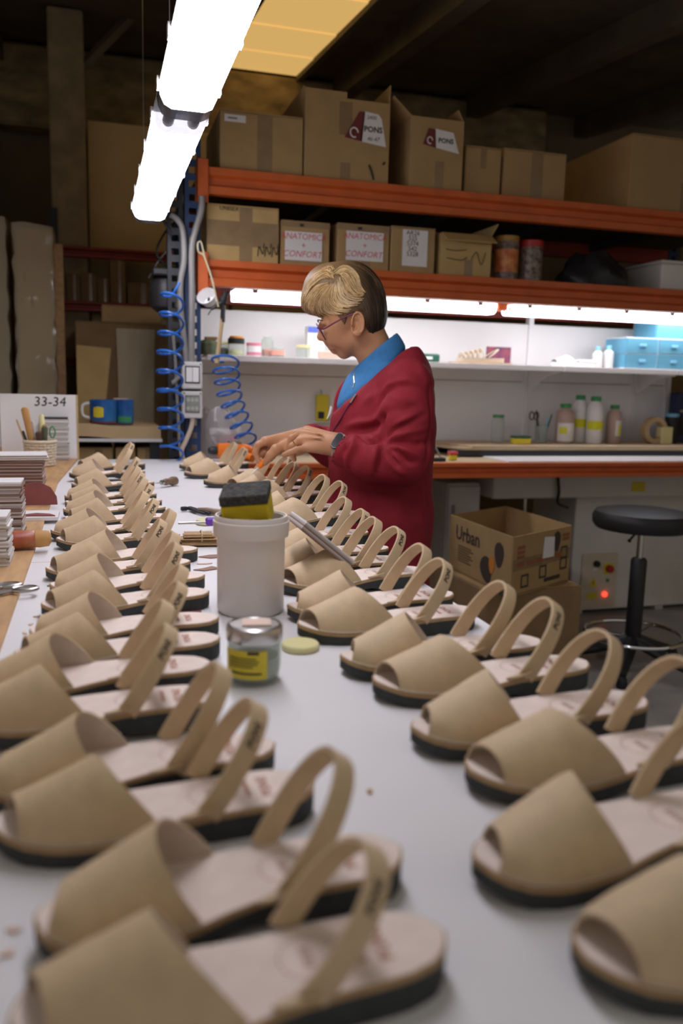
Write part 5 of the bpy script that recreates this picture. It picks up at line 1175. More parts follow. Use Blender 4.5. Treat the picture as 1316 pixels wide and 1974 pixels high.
# ------------------------------------------------------------------ the woman: smooth volumes turned into continuous skins
DIST = 2.233                                   # distance of her middle plane from the camera position
FW = Vector((-ROT[0][2], -ROT[1][2], 0)).normalized(); AX = Vector((FW.y, -FW.x, 0)); UP = Vector((0, 0, 1))
PXM = DIST/FPX
PR = Vector((.745, 2.15, 0))
def HP(x, y, d=0.0):
    r = ROT @ _v(x, y); k = (DIST+d)/(r.x*FW.x+r.y*FW.y); return Vector((r.x*k, r.y*k, r.z*k+CZ))
class Field:
    def __init__(s, lo, hi, h):
        s.lo = np.array(lo, dtype=np.float32); s.h = h; s.n = np.ceil((np.array(hi)-np.array(lo))/h).astype(int)+1
        s.F = np.full(s.n, 0.5, dtype=np.float32)
    def block(s, lo, hi):
        a = np.clip(np.floor((np.array(lo)-s.lo)/s.h).astype(int), 0, s.n-1); b = np.clip(np.ceil((np.array(hi)-s.lo)/s.h).astype(int)+1, 1, s.n)
        ax = [s.lo[i]+s.h*np.arange(a[i], b[i], dtype=np.float32) for i in range(3)]
        return tuple(slice(a[i], b[i]) for i in range(3)), np.meshgrid(*ax, indexing='ij')
    def put(s, fn, lo, hi, k=.01, mode='u'):
        m = .03+k; sl, g = s.block(np.array(lo)-m, np.array(hi)+m)
        if min(x.stop-x.start for x in sl) < 1: return
        a = s.F[sl]; b = fn(*g)
        if mode == 'u':
            h = np.clip(.5+.5*(a-b)/k, 0, 1); s.F[sl] = a*(1-h)+b*h-k*h*(1-h)
        else:
            b = -b; h = np.clip(.5-.5*(a-b)/k, 0, 1); s.F[sl] = a*(1-h)+b*h+k*h*(1-h)
    def cone(s, p, q, r0, r1, k=.01, mode='u'):
        p = np.array(p, dtype=np.float32); q = np.array(q, dtype=np.float32); ab = q-p; L = float(ab@ab)+1e-12
        def fn(x, y, z):
            t = np.clip(((x-p[0])*ab[0]+(y-p[1])*ab[1]+(z-p[2])*ab[2])/L, 0, 1)
            return np.sqrt((x-p[0]-t*ab[0])**2+(y-p[1]-t*ab[1])**2+(z-p[2]-t*ab[2])**2)-(r0+(r1-r0)*t)
        R = max(r0, r1); s.put(fn, np.minimum(p, q)-R, np.maximum(p, q)+R, k, mode)
    def chain(s, pts, rs, k=.004):
        for i in range(len(pts)-1): s.cone(pts[i], pts[i+1], rs[i], rs[i+1], k)
    def ell(s, c, r, tilt=0.0, k=.01, mode='u', yaw=0.0):      # radii along image-right, depth, up; tilt turns in the image plane
        c = np.array(c, dtype=np.float32); ct, st = math.cos(tilt), math.sin(tilt)
        e0 = AX*ct+UP*st; e2 = UP*ct-AX*st; e1 = FW
        if yaw: e0, e1 = e0*math.cos(yaw)+e1*math.sin(yaw), e1*math.cos(yaw)-e0*math.sin(yaw)
        E = np.array([e0, e1, e2], dtype=np.float32)
        def fn(x, y, z):
            x = x-c[0]; y = y-c[1]; z = z-c[2]; k0 = 0; k1 = 0
            for i in range(3):
                v = (x*E[i][0]+y*E[i][1]+z*E[i][2])/r[i]; k0 = k0+v*v; k1 = k1+(v/r[i])**2
            k0 = np.sqrt(k0); k1 = np.sqrt(k1)+1e-9; return k0*(k0-1)/k1
        R = max(r); s.put(fn, c-R, c+R, k, mode)
    def sample(s, p):
        i = np.clip(((np.array(p)-s.lo)/s.h), 0, s.n-1.001); a = i.astype(int); f = i-a; v = 0
        for dx in (0, 1):
            for dy in (0, 1):
                for dz in (0, 1):
                    v += s.F[a[0]+dx, a[1]+dy, a[2]+dz]*(f[0] if dx else 1-f[0])*(f[1] if dy else 1-f[1])*(f[2] if dz else 1-f[2])
        return v
    def hit(s, x, y, d0=-.32, d1=.2, step=.003):                # first surface along the sight line of a pixel
        d = d0; last = None
        while d < d1:
            v = s.sample(HP(x, y, d))
            if v < 0:
                lo_, hi_ = d-step, d
                for _ in range(6):
                    m_ = (lo_+hi_)/2
                    if s.sample(HP(x, y, m_)) < 0: hi_ = m_
                    else: lo_ = m_
                return HP(x, y, hi_)
            d += step
        return None
    def mesh(s):
        F = s.F; n = F.shape; S_ = F < 0
        c = np.zeros((n[0]-1, n[1]-1, n[2]-1), dtype=np.uint8)
        for dx in (0, 1):
            for dy in (0, 1):
                for dz in (0, 1): c += S_[dx:n[0]-1+dx, dy:n[1]-1+dy, dz:n[2]-1+dz]
        act = (c > 0) & (c < 8); I = np.argwhere(act); idx = np.full(act.shape, -1, dtype=np.int32); idx[act] = np.arange(len(I))
        cs = [(a, b, d) for a in (0, 1) for b in (0, 1) for d in (0, 1)]
        V = {q: F[I[:, 0]+q[0], I[:, 1]+q[1], I[:, 2]+q[2]] for q in cs}
        acc = np.zeros((len(I), 3)); cnt = np.zeros(len(I))
        for q in cs:
            for ax in range(3):
                if q[ax] == 0:
                    q2 = tuple(1 if i == ax else q[i] for i in range(3)); a, b = V[q], V[q2]; m_ = (a < 0) != (b < 0)
                    t = np.where(m_, a/np.where(m_, a-b, 1), 0); p = np.tile(np.array(q, float), (len(I), 1)); p[:, ax] += t
                    acc += p*m_[:, None]; cnt += m_
        P_ = (I+acc/cnt[:, None])*s.h+s.lo; fs = []
        for ax in range(3):
            a = S_[tuple(slice(0, n[i]-1) if i == ax else slice(1, n[i]-1) for i in range(3))]; b = S_[tuple(slice(1, n[i]) if i == ax else slice(1, n[i]-1) for i in range(3))]
            E = np.argwhere(a != b); inside = a[tuple(E.T)]
            E = E+np.array([0 if i == ax else 1 for i in range(3)]); u, v = [i for i in range(3) if i != ax]
            def cell(du, dv):
                k = E.copy(); k[:, u] -= du; k[:, v] -= dv; return idx[tuple(k.T)]
            q = np.stack([cell(0, 0), cell(1, 0), cell(1, 1), cell(0, 1)], 1)
            flip = inside if ax != 1 else ~inside
            q[~flip] = q[~flip][:, ::-1]; fs.append(q)
        return P_, np.concatenate(fs)
def relax(V, Fq, it=2, lam=.5):
    for _ in range(it):
        acc = np.zeros_like(V); cnt = np.zeros(len(V))
        for a in range(4):
            b = (a+1) % 4; np.add.at(acc, Fq[:, a], V[Fq[:, b]]); np.add.at(acc, Fq[:, b], V[Fq[:, a]]); np.add.at(cnt, Fq[:, a], 1); np.add.at(cnt, Fq[:, b], 1)
        V = V*(1-lam)+lam*acc/np.maximum(cnt, 1)[:, None]
    return V
def vnormals(V, Fq):
    n = np.cross(V[Fq[:, 2]]-V[Fq[:, 0]], V[Fq[:, 3]]-V[Fq[:, 1]]); N = np.zeros_like(V)
    for a in range(4): np.add.at(N, Fq[:, a], n)
    return N/np.maximum(np.linalg.norm(N, axis=1), 1e-12)[:, None]
def skin_obj(name, V, Fq, m, parent):
    me = bpy.data.meshes.new(name); me.from_pydata((V-np.array(PR)).tolist(), [], Fq.tolist()); me.materials.append(MATS[m])
    for p in me.polygons: p.use_smooth = True
    o = bpy.data.objects.new(name, me); C.objects.link(o); o.parent = parent; return o
mat('skin', (0.50, 0.245, 0.125), 0.5, var=.08, scale=18, bump=.10, bscale=90, spec=.35)
mat('hair_dark', (0.032, 0.018, 0.009), 0.5, var=.45, scale=26, stretch=(1, 1, .35), bump=.5, bscale=130)
mat('hair_honey', (0.29, 0.165, 0.06), 0.42, var=.25, scale=30)
mat('hair_brown', (0.15, 0.085, 0.035), 0.45, var=.3, scale=40)
mat('hair_blonde', (0.58, 0.41, 0.20), 0.42, var=.25, scale=30)
mat('coat_red', (0.265, 0.018, 0.030), 0.75, var=.06, scale=40, bump=.12, bscale=350, spec=.2)
mat('fleece_blue', (0.045, 0.20, 0.45), 0.85, var=.08, scale=60, bump=.2, bscale=220)
mat('trousers', (0.03, 0.035, 0.05), 0.8); mat('lip', (0.36, 0.13, 0.09), 0.45); mat('frame_purple', (0.14, 0.02, 0.07), 0.3); mat('gold', (0.8, 0.55, 0.2), 0.25, metal=1)
mat('watch_case', (0.10, 0.10, 0.105), 0.25, metal=.6); mat('watch_strap', (0.45, 0.38, 0.32), 0.5); mat('screen', (0.02, 0.02, 0.022), 0.12, spec=.6); mat('eye_white', (0.7, 0.66, 0.6), 0.3); mat('iris', (0.03, 0.02, 0.015), 0.2); mat('brow', (0.10, 0.055, 0.03), 0.7)
person = thing('person', 'woman in a dark red work coat and purple glasses bending over the sandals', 'person', PR)
u = PXM
# ---- body
B = Field((.30, 1.86, 0.0), (.99, 2.50, 1.54), .0032)
B.ell(HP(676, 588), (61*u, 54*u, 62*u), .25, .01)                          # cranium
B.ell(HP(653, 632), (29*u, 43*u, 42*u), -.42, .012)                        # face
B.ell(HP(671, 654), (26*u, 37*u, 31*u), -.35, .012)                         # jaw
B.ell(HP(694, 648), (24*u, 43*u, 26*u), 0, .012)
for s in (-1, 1):
    B.ell(HP(656, 648, s*.034), (18*u, .016, 19*u), -.3, .010)            # cheek
    B.ell(HP(626, 624, s*.024), (9*u, .024, 6*u), -.4, .008)              # brow
    B.cone(HP(618, 628, s*.012), HP(622, 622, s*.040), .0065, .006, .008)
    B.ell(HP(622, 638, s*.031), (11*u, .016, 8*u), -.5, .010, 's')        # eye socket
    B.ell(HP(630.5, 638, s*.031), (9*u, .0155, 9*u), -.4, .003)           # eyelids
    B.ell(HP(626, 653, s*.0085), (6*u, .0065, 5*u), -.3, .004)            # nostril wing
    B.ell(HP(689, 625, s*.075), (12.5*u, .007, 23*u), -.12, .004)         # ear
    B.ell(HP(687, 621, s*.087), (8*u, .011, 15*u), -.12, .002, 's')
    B.ell(HP(684, 634, s*.081), (4.5*u, .010, 7*u), -.1, .002, 's')
    B.ell(HP(690, 641, s*.076), (7*u, .006, 8*u), 0, .004)
    hl = [HP(689.5+11.5*math.cos(a)+2.5*math.sin(a)*0, 623-21*math.sin(a), s*.0825) for a in np.linspace(-.9, 3.3, 12)]; B.chain(hl, [.0030]*12, .002)
    B.chain([HP(686, 612, s*.081), HP(692, 622, s*.081), HP(691, 634, s*.081)], [.0022, .0025, .002], .002)
B.cone(HP(621.5, 629), HP(617.5, 648), .0070, .0090, .005)                      # nose
B.ell(HP(618.5, 650.5), (7.5*u, .0090, 6.8*u), 0, .004)
B.ell(HP(646, 668), (11*u, .022, 13*u), -.5, .008)
B.cone(HP(638.5, 669, -.013), HP(638.5, 669, .013), .0052, .0052, .004); B.cone(HP(644.5, 678.5, -.011), HP(644.5, 678.5, .011), .0058, .0058, .004)   # lips
B.ell(HP(662, 682.5), (12*u, .020, 9.5*u), -.2, .010)                          # chin
B.cone(HP(703, 640), HP(742, 722), .050, .050, .02)                         # neck
B.ell(HP(745, 812), (.095, .14, .14), .1, .03); B.ell(HP(742, 905), (.100, .135, .16), 0, .04); B.ell(HP(742, 985), (.11, .155, .12), 0, .04)
for s in (-1, 1):
    B.cone(HP(742, 985, s*.07), HP(738, 1240, s*.08), .075, .055, .02); B.cone(HP(738, 1240, s*.08), Vector((PR.x+.02, PR.y+s*.09, .06)), .052, .035, .02)
    B.cone(Vector((PR.x+.03, PR.y+s*.09, .045)), Vector((PR.x-.12, PR.y+s*.10, .03)), .035, .028, .02)
SHL, ELL, WRL = HP(782, 748, -.150), HP(786, 893, -.205), HP(648, 857, -.165)
SHR, ELR, WRR = HP(760, 745, .150), HP(700, 890, .16), HP(586, 846, .0)
B.cone(SHL, ELL, .042, .036, .02); B.cone(ELL, WRL, .036, .025, .015); B.cone(SHR, ELR, .042, .036, .02); B.cone(ELR, WRR, .036, .024, .015)
# near (left) hand: metacarpals fused into a palm, then the fingers
KN = [HP(592, 829, -.112), HP(581, 836, -.132), HP(578, 849, -.152), HP(590, 864, -.168)]
for i, kx in enumerate(KN): B.cone(WRL+Vector((0, 0, .006-.004*i)), kx, .021, .0118-.0006*i, .012)
B.cone(HP(625, 858, -.150), HP(596, 850, -.135), .022, .015, .012)
B.chain([KN[0], HP(570, 836, -.100), HP(560, 852, -.094), HP(556, 868, -.092)], [.0098, .0088, .0080, .0068])
B.chain([KN[1], HP(562, 845, -.122), HP(556, 862, -.118), HP(554, 876, -.112)], [.0100, .0090, .0082, .0068])
B.chain([KN[2], HP(563, 860, -.152), HP(563, 876, -.150), HP(567, 886, -.145)], [.0096, .0086, .0078, .0066])
B.chain([KN[3], HP(572, 867, -.178), HP(558, 872.5, -.178), HP(546.5, 877, -.176)], [.0092, .0080, .0072, .0060])
B.chain([HP(622, 850, -.120), HP(600, 858, -.090), HP(580, 868, -.078), HP(566, 876, -.075)], [.015, .012, .0100, .0080], .008)    # thumb, on the far side
# far (right) hand pinching the tool
KR = [HP(513, 850, -.062), HP(510, 850, -.040), HP(516, 853, -.018), HP(526, 858, .000)]
for i, kx in enumerate(KR): B.cone(WRR+Vector((0, 0, .004)), kx, .0215, .0122-.0006*i, .012)
B.cone(HP(572, 852, -.02), HP(532, 862, -.045), .026, .018, .014)
B.chain([KR[0], HP(497, 858, -.066), HP(492, 873, -.068), HP(499, 890, -.070)], [.0102, .0092, .0080, .0066])
B.chain([KR[1], HP(494, 866, -.046), HP(501, 876, -.050), HP(510, 871, -.054)], [.0102, .0092, .0082, .0070])
B.chain([KR[2], HP(502, 872, -.024), HP(510, 882, -.026), HP(519, 877, -.030)], [.0098, .0088, .0078, .0066])
B.chain([KR[3], HP(514, 876, -.002), HP(521, 885, -.004), HP(528, 880, -.008)], [.0090, .0080, .0072, .0060])
B.chain([HP(556, 860, -.060), HP(532, 867, -.088), HP(521, 878, -.092), HP(511, 892, -.080)], [.019, .0130, .0108, .0080], .008)
for (pa, pb) in ((WRL+Vector((-.02, -.018, .012)), KN[1]), (WRL+Vector((-.02, -.02, .006)), KN[2])):
    B.cone(Vector(pa).lerp(pb, .25)+Vector((0, -.006, .010)), Vector(pa).lerp(pb, .9)+Vector((0, -.003, .008)), .002, .003, .006)
V, Fq = B.mesh(); V = relax(V, Fq, 1, .4)
body = skin_obj('body', V, Fq, 'skin', person); body['label'] = 'head, neck and hands of the woman'
# ---- coat
K = Field((.46, 1.80, .46), (1.02, 2.52, 1.42), .0052)
K.ell(HP(739, 812), (.138, .172, .165), .10, .03)
K.ell(HP(766, 752), (.092, .150, .085), .25, .03)
K.cone(HP(786, 742, -.140), HP(770, 735, .135), .058, .058, .03)
K.ell(HP(786, 704), (.050, .100, .066), .45, .03)
K.ell(HP(733, 890), (.140, .165, .18), 0, .04); K.ell(HP(729, 985), (.146, .172, .16), 0, .04)
K.cone(HP(732, 1010, -.045), HP(732, 1200, -.05), .125, .135, .05); K.cone(HP(732, 1010, .045), HP(732, 1200, .05), .125, .135, .05)
K.chain([HP(784, 744, -.148), HP(782, 800, -.178), HP(778, 884, -.200)], [.064, .064, .064], .022)
K.cone(HP(778, 884, -.200), HP(722, 884, -.188), .062, .060, .020); K.cone(HP(722, 884, -.188), HP(664, 869, -.170), .058, .043, .018)
K.chain([SHR, ELR, HP(640, 862, .095), HP(601, 845, .03)], [.064, .062, .052, .040], .022)
K.put(lambda x, y, z: z-.52, (.46, 1.80, .46), (1.02, 2.52, .56), .004, 's') if 0 else None
hv = K.hit(687, 757); bk = HP(799, 652, -.02)
_l = (bk-hv).normalized(); _n = (FW-_l*FW.dot(_l)).normalized().cross(_l); _n = _n if _n.z > 0 else -_n; _d0 = (hv-HP(700, 700, 0)).dot(FW)+.012; _o = HP(700, 700, 0)
def _vcut(x, y, z):
    a = -((x-hv.x)*_n.x+(y-hv.y)*_n.y+(z-hv.z)*_n.z); b = (x-_o.x)*FW.x+(y-_o.y)*FW.y-max(_d0, -.02)
    return np.maximum(a, b)
K.put(_vcut, HP(650, 770, -.2), HP(830, 620, .05), .006, 's')
K.cone(HP(734, 668, .0), HP(694, 738, -.02), .094, .038, .008, 's'); K.cone(HP(700, 720, -.03), HP(687, 756, -.07), .05, .006, .006, 's')
K.cone(HP(726, 640, .0), HP(740, 690, .0), .085, .084, .01, 's')
K.cone(HP(668, 868, -.170), HP(640, 856, -.165), .034, .037, .004, 's'); K.cone(HP(606, 847, .03), HP(575, 842, -.0), .031, .034, .004, 's')
V, Fq = K.mesh(); V = relax(V, Fq, 1, .4); N = vnormals(V, Fq)
if ((V-V.mean(0))*N).sum() < 0: N = -N
def fold(pts, amp, sig):
    global V
    Q = [K.hit(x, y) for x, y in pts]; Q = [np.array(q) for q in Q if q is not None]
    if len(Q) < 2: return
    best = np.full(len(V), 9.0); tt = np.zeros(len(V))
    for i in range(len(Q)-1):
        ab = Q[i+1]-Q[i]; t = np.clip(((V-Q[i])@ab)/(ab@ab+1e-12), 0, 1); d = np.linalg.norm(V-Q[i]-t[:, None]*ab, axis=1); m_ = d < best; best[m_] = d[m_]; tt[m_] = (i+t[m_])/(len(Q)-1)
    fade = np.sin(np.clip(tt, .04, .96)*PI)**.6
    V = V+N*(1.35*amp*fade*np.exp(-(best/sig)**2))[:, None]
for pts, a, sg in (([(738, 856), (735, 835), (733, 808), (742, 795)], -.016, .010), ([(742, 848), (758, 828), (785, 815), (818, 800)], -.009, .007), ([(750, 838), (770, 818), (800, 800)], .008, .008), ([(742, 856), (775, 852), (805, 856), (828, 850)], -.009, .007), ([(748, 846), (780, 836), (820, 826)], .008, .008),
                   ([(745, 862), (768, 872), (785, 890), (800, 893)], -.010, .007), ([(752, 862), (780, 868), (812, 882)], .007, .007), ([(742, 866), (756, 885), (772, 905)], -.009, .008), ([(736, 862), (735, 885), (728, 910)], -.008, .008), ([(748, 875), (762, 900), (780, 915)], .007, .008), ([(728, 858), (722, 880), (716, 912)], .007, .009),
                   ([(735, 850), (712, 850), (690, 838)], -.012, .008), ([(738, 800), (722, 812), (690, 816), (668, 822)], .007, .009), ([(735, 812), (715, 822), (690, 830)], -.008, .009), ([(722, 795), (735, 765), (765, 742), (800, 745)], -.008, .010), ([(728, 775), (750, 745), (785, 735), (815, 745)], .008, .010),
                   ([(828, 745), (832, 790), (828, 840), (822, 890)], -.009, .008), ([(684, 840), (680, 860), (668, 885), (672, 905)], .008, .008), ([(676, 838), (668, 865), (662, 895)], -.008, .006), ([(700, 845), (690, 870), (680, 905)], -.004, .010), ([(745, 760), (775, 770), (812, 780)], .004, .010), ([(750, 790), (780, 790), (815, 775)], -.004, .010),
                   ([(700, 780), (715, 765), (735, 752)], .004, .012), ([(812, 940), (808, 1000), (815, 1060)], .006, .014), ([(640, 905), (634, 950), (640, 1010)], .004, .010), ([(700, 950), (705, 1000), (700, 1050)], -.004, .015), ([(770, 950), (765, 1010), (770, 1060)], .004, .015), ([(790, 690), (812, 715), (826, 750)], .003, .012)):
    fold(pts, a, sg)
V = V+N*(.0016*(np.sin(V[:, 2]*61+V[:, 0]*47+3*np.sin(V[:, 1]*23))*np.sin(V[:, 0]*53-V[:, 2]*29)))[:, None]
keep = V[:, 2] > .50
coat = skin_obj('coat', V, Fq[keep[Fq].all(1)], 'coat_red', person)
def on_coat(x, y, lift=.002):
    q = K.hit(x, y); return q-FW*lift if q is not None else HP(x, y, -.2)
zp = [on_coat(x, y, .0025)-PR for x, y in ((686, 760), (678, 772), (669, 786), (661, 800), (653, 813), (645, 826), (641, 834))]
m = MB(); m.tube(smooth_path(zp, 4), .0022, 6); zz = m.build('zipper', 'frame_purple', coat, smooth=True)
a, b = zp[0], zp[1].lerp(zp[2], .3); m = MB(); m.tube([tuple(a-FW*.003), tuple(b-FW*.003)], .0042, 6, flat=.6); m.build('zip_pull', 'steel', zz)
lg = [on_coat(x, y, .0015)-PR for x, y in ((636, 782), (640, 784), (637, 797), (632, 806), (629, 808), (633, 796))]
m = MB(); m.add([tuple(p) for p in lg]+[tuple(p+FW*.001) for p in lg], [(0, 1, 2, 3, 4, 5), (11, 10, 9, 8, 7, 6)]); m.build('white_logo', 'paper', coat)
sm = [on_coat(x, y, .0005)-PR for x, y in ((636, 905), (633, 930), (630, 955), (632, 990))]
m = MB(); m.tube(smooth_path(sm, 4), .0014, 5); m.build('front_seam', 'maroon', coat)
# ---- blue half-zip fleece: chest and folded collar
G = Field((.54, 1.95, 1.10), (.90, 2.34, 1.42), .0042)
G.ell(HP(738, 805), (.126, .150, .160), .10, .03); G.ell(HP(758, 748), (.088, .13, .075), .25, .03)
G.cone(HP(750, 738), HP(729, 672), .076, .063, .012); G.cone(HP(742, 716), HP(733, 688), .076, .070, .010)
G.cone(HP(738, 701, 0), HP(715, 630, 0), .0565, .0530, .006, 's')
n_ = (HP(712, 640)-HP(742, 720)).normalized(); c_ = HP(729, 669)
tl = (HP(770, 634)-HP(690, 703)).normalized(); nn_ = FW.cross(tl).normalized(); nn_ = nn_ if nn_.z > 0 else -nn_
G.put(lambda x, y, z: -((x-c_.x)*nn_.x+(y-c_.y)*nn_.y+(z-c_.z)*nn_.z), (.54, 1.95, 1.10), (.90, 2.34, 1.42), .006, 's')
V, Fq = G.mesh(); V = relax(V, Fq, 1, .4); N = vnormals(V, Fq)
if ((V-V.mean(0))*N).sum() < 0: N = -N
cc = np.array(HP(740, 712)); hgt = (V-cc)@np.array(nn_); V = V-N*(.005*np.exp(-(hgt/.006)**2))[:, None]
fl_ = skin_obj('fleece_top', V, Fq, 'fleece_blue', person); fl_['label'] = 'blue fleece top with stand-up collar'
zz = [G.hit(x, y) for x, y in ((684, 716), (682, 726), (683, 738), (680, 748))]; zz = [q-FW*.001-PR for q in zz if q is not None]
if len(zz) > 1: m = MB(); m.tube([tuple(q) for q in zz], .0018, 6); m.build('collar_zip', 'steel', fl_)
# ---- trousers and shoes, mostly behind the table
T = Field((.56, 1.90, .04), (.96, 2.44, .90), .008)
for s in (-1, 1): T.cone(HP(742, 985, s*.07), HP(738, 1240, s*.08), .095, .078, .02); T.cone(HP(738, 1240, s*.08), Vector((PR.x+.02, PR.y+s*.09, .10)), .075, .062, .02)
T.ell(HP(742, 985), (.125, .165, .12), 0, .03)
V, Fq = T.mesh(); skin_obj('trousers', V, Fq, 'trousers', person)
for s in (-1, 1):
    T = Field((.50, 1.9, -.02), (.90, 2.42, .16), .006); T.cone(Vector((PR.x+.035, PR.y+s*.09, .055)), Vector((PR.x-.13, PR.y+s*.10, .042)), .046, .040, .02); T.put(lambda x, y, z: z-.004, (.5, 1.9, -.02), (.9, 2.42, .02), .004, 's')
    V, Fq = T.mesh(); skin_obj('shoe', V, Fq, 'vinyl', person)
# ---- hair: a cap cut to the hairline, then locks laid over it
Hh = Field((.44, 1.98, 1.26), (.80, 2.34, 1.56), .0040)
Hh.ell(HP(682, 582), (61*u, 60*u, 76*u), .30, .01); Hh.ell(HP(640, 562), (55*u, 54*u, 52*u), -.2, .02); Hh.ell(HP(604, 580), (24*u, 44*u, 26*u), -.5, .015); Hh.ell(HP(706, 610), (35*u, 52*u, 44*u), .1, .02)
V, Fq = Hh.mesh(); V = relax(V, Fq, 1, .4)
def topx(Vw):                                   # world -> photo pixel plane of the head (for the hairline polygon)
    c = (np.asarray(Vw)-np.array((0, 0, CZ)))@np.array(ROT); return IW/2+FPX*c[:, 0]/-c[:, 2], IH/2-FPX*c[:, 1]/-c[:, 2]
HL = [(560, 612), (590, 609), (606, 615), (622, 611), (640, 612), (648, 622), (658, 632), (664, 628), (670, 606), (690, 600), (701, 612), (705, 630), (714, 646), (722, 652), (732, 645), (760, 640)]
def hair_low(x): return np.interp(x, [p[0] for p in HL], [p[1] for p in HL])
hx, hy = topx(V)
dd = (V-np.array(HP(676, 590)))@np.array(FW)
over = hy-hair_low(hx)
V = V+np.where(over > 0, np.minimum(over, 40)*u, 0)[:, None]*np.array((0, 0, 1.0))      # tuck the rim up to the hairline
keep = over < 14
N = vnormals(V, Fq)
hm = MATS['hair_dark']; nt = hm.node_tree; tc = nt.nodes.new('ShaderNodeTexCoord'); sx = nt.nodes.new('ShaderNodeSeparateXYZ'); mr = nt.nodes.new('ShaderNodeMapRange'); mx = nt.nodes.new('ShaderNodeMix'); mx.data_type = 'RGBA'
nt.links.new(tc.outputs['Object'], sx.inputs[0]); nt.links.new(sx.outputs['X'], mr.inputs['Value']); mr.inputs['From Min'].default_value = -.075; mr.inputs['From Max'].default_value = -.16
old = nt.nodes['Principled BSDF'].inputs['Base Color'].links[0].from_socket; nt.links.new(mr.outputs[0], mx.inputs['Factor']); nt.links.new(old, mx.inputs['A']); mx.inputs['B'].default_value = (0.20, 0.115, 0.045, 1); nt.links.new(mx.outputs['Result'], nt.nodes['Principled BSDF'].inputs['Base Color'])   # the dyed front is fairer than the nape
hair = skin_obj('hair', V, Fq[keep[Fq].all(1)], 'hair_dark', person); hair['label'] = 'short hair, dark brown at the back with blonde swept fringe'
rng = random.Random(21)
def depth_at(x, y):
    q = Hh.hit(x, y, -.12, .02, .004); return q
GUIDES = [  # near-side flow lines, front to back: fringe, waves, crown
 [(634, 546), (612, 553), (594, 568), (584, 588), (588, 606)], [(636, 547), (618, 558), (603, 575), (597, 594), (602, 611)], [(638, 548), (624, 562), (612, 580), (609, 598), (618, 611)],
 [(640, 548), (628, 566), (618, 586), (622, 602), (640, 611)], [(643, 547), (632, 566), (626, 586), (636, 601), (660, 607)], [(646, 544), (638, 562), (636, 582), (650, 596), (678, 600)], [(650, 541), (646, 560), (650, 580), (668, 590), (694, 588)],
 [(654, 536), (656, 554), (662, 570), (680, 579), (704, 576)], [(656, 530), (668, 543), (674, 560), (688, 569), (704, 567)], [(648, 528), (668, 524), (684, 540), (690, 558), (703, 567)], [(640, 530), (664, 514), (686, 526), (694, 548), (706, 566)]]
TOPG = [[(640, 540), (622, 536), (602, 550), (588, 572), (583, 594)], [(642, 535), (628, 524), (608, 534), (592, 556), (582, 580)], [(648, 528), (640, 513), (618, 522), (600, 540), (586, 566)]]
BACKG = [[(660, 514), (700, 518), (724, 540), (736, 575), (738, 610)], [(672, 508), (704, 520), (728, 552), (737, 590), (736, 632)], [(690, 530), (708, 560), (718, 595), (722, 630), (721, 650)], [(690, 560), (702, 585), (708, 605), (712, 628), (716, 645)], [(664, 585), (680, 596), (700, 604), (706, 618), (711, 636)], [(640, 605), (654, 612), (660, 622), (661, 632)], [(648, 600), (664, 604), (678, 602), (694, 600)]]
def strands(guides, per, r, lift, jit):
    m = MB()
    for gi in range(len(guides)-1 if len(guides) > 1 else 1):
        for k in range(per):
            f = (k+rng.random())/per; a = guides[gi]; b = guides[min(gi+1, len(guides)-1)]; n_ = min(len(a), len(b)); pts = []
            for i in range(n_): pts.append((a[i][0]*(1-f)+b[i][0]*f+rng.uniform(-jit, jit), a[i][1]*(1-f)+b[i][1]*f+rng.uniform(-jit, jit), 0))
            pth = smooth_path(pts, 4); t0 = rng.uniform(0, .25); t1 = rng.uniform(.75, 1); pth = pth[int(t0*len(pth)):max(int(t1*len(pth)), 4)]
            for side in (-1, 1):
                w3 = []
                for p in pth:
                    q = depth_at(p.x, p.y)
                    if q is None: continue
                    if side > 0: q = q+FW*(-2*((q-HP(676, 590)).dot(FW)))*.96
                    w3.append(q+(q-HP(676, 600)).normalized()*lift-PR)
                if len(w3) > 3:
                    L_ = len(w3); m.tube(w3, [r*(.35+.9*math.sin(PI*min(1, (i+.6)/L_))**.7) for i in range(L_)], 5)
    return m
strands(GUIDES, 13, .0013, .0018, 2.0).build('highlights', 'hair_blonde', hair, smooth=True)
strands(GUIDES, 9, .0014, .0016, 2.5).build('honey_locks', 'hair_honey', hair, smooth=True)
strands(GUIDES, 5, .0014, .0013, 3).build('locks', 'hair_brown', hair, smooth=True)
strands(TOPG, 11, .0014, .0015, 3).build('fringe_locks', 'hair_blonde', hair, smooth=True); strands(TOPG, 12, .0014, .0016, 3).build('fringe_shade', 'hair_honey', hair, smooth=True)
strands(BACKG[:4], 10, .0020, .0006, 3.0).build('back_locks', 'hair_dark', hair, smooth=True); strands(BACKG[4:5], 10, .0018, .0006, 4.0).build('side_locks', 'hair_dark', hair, smooth=True)
strands(BACKG[:2], 5, .0016, .0012, 4.0).build('crown_highlights', 'hair_brown', hair, smooth=True)
for c in hair.children: c['kind'] = 'stuff'
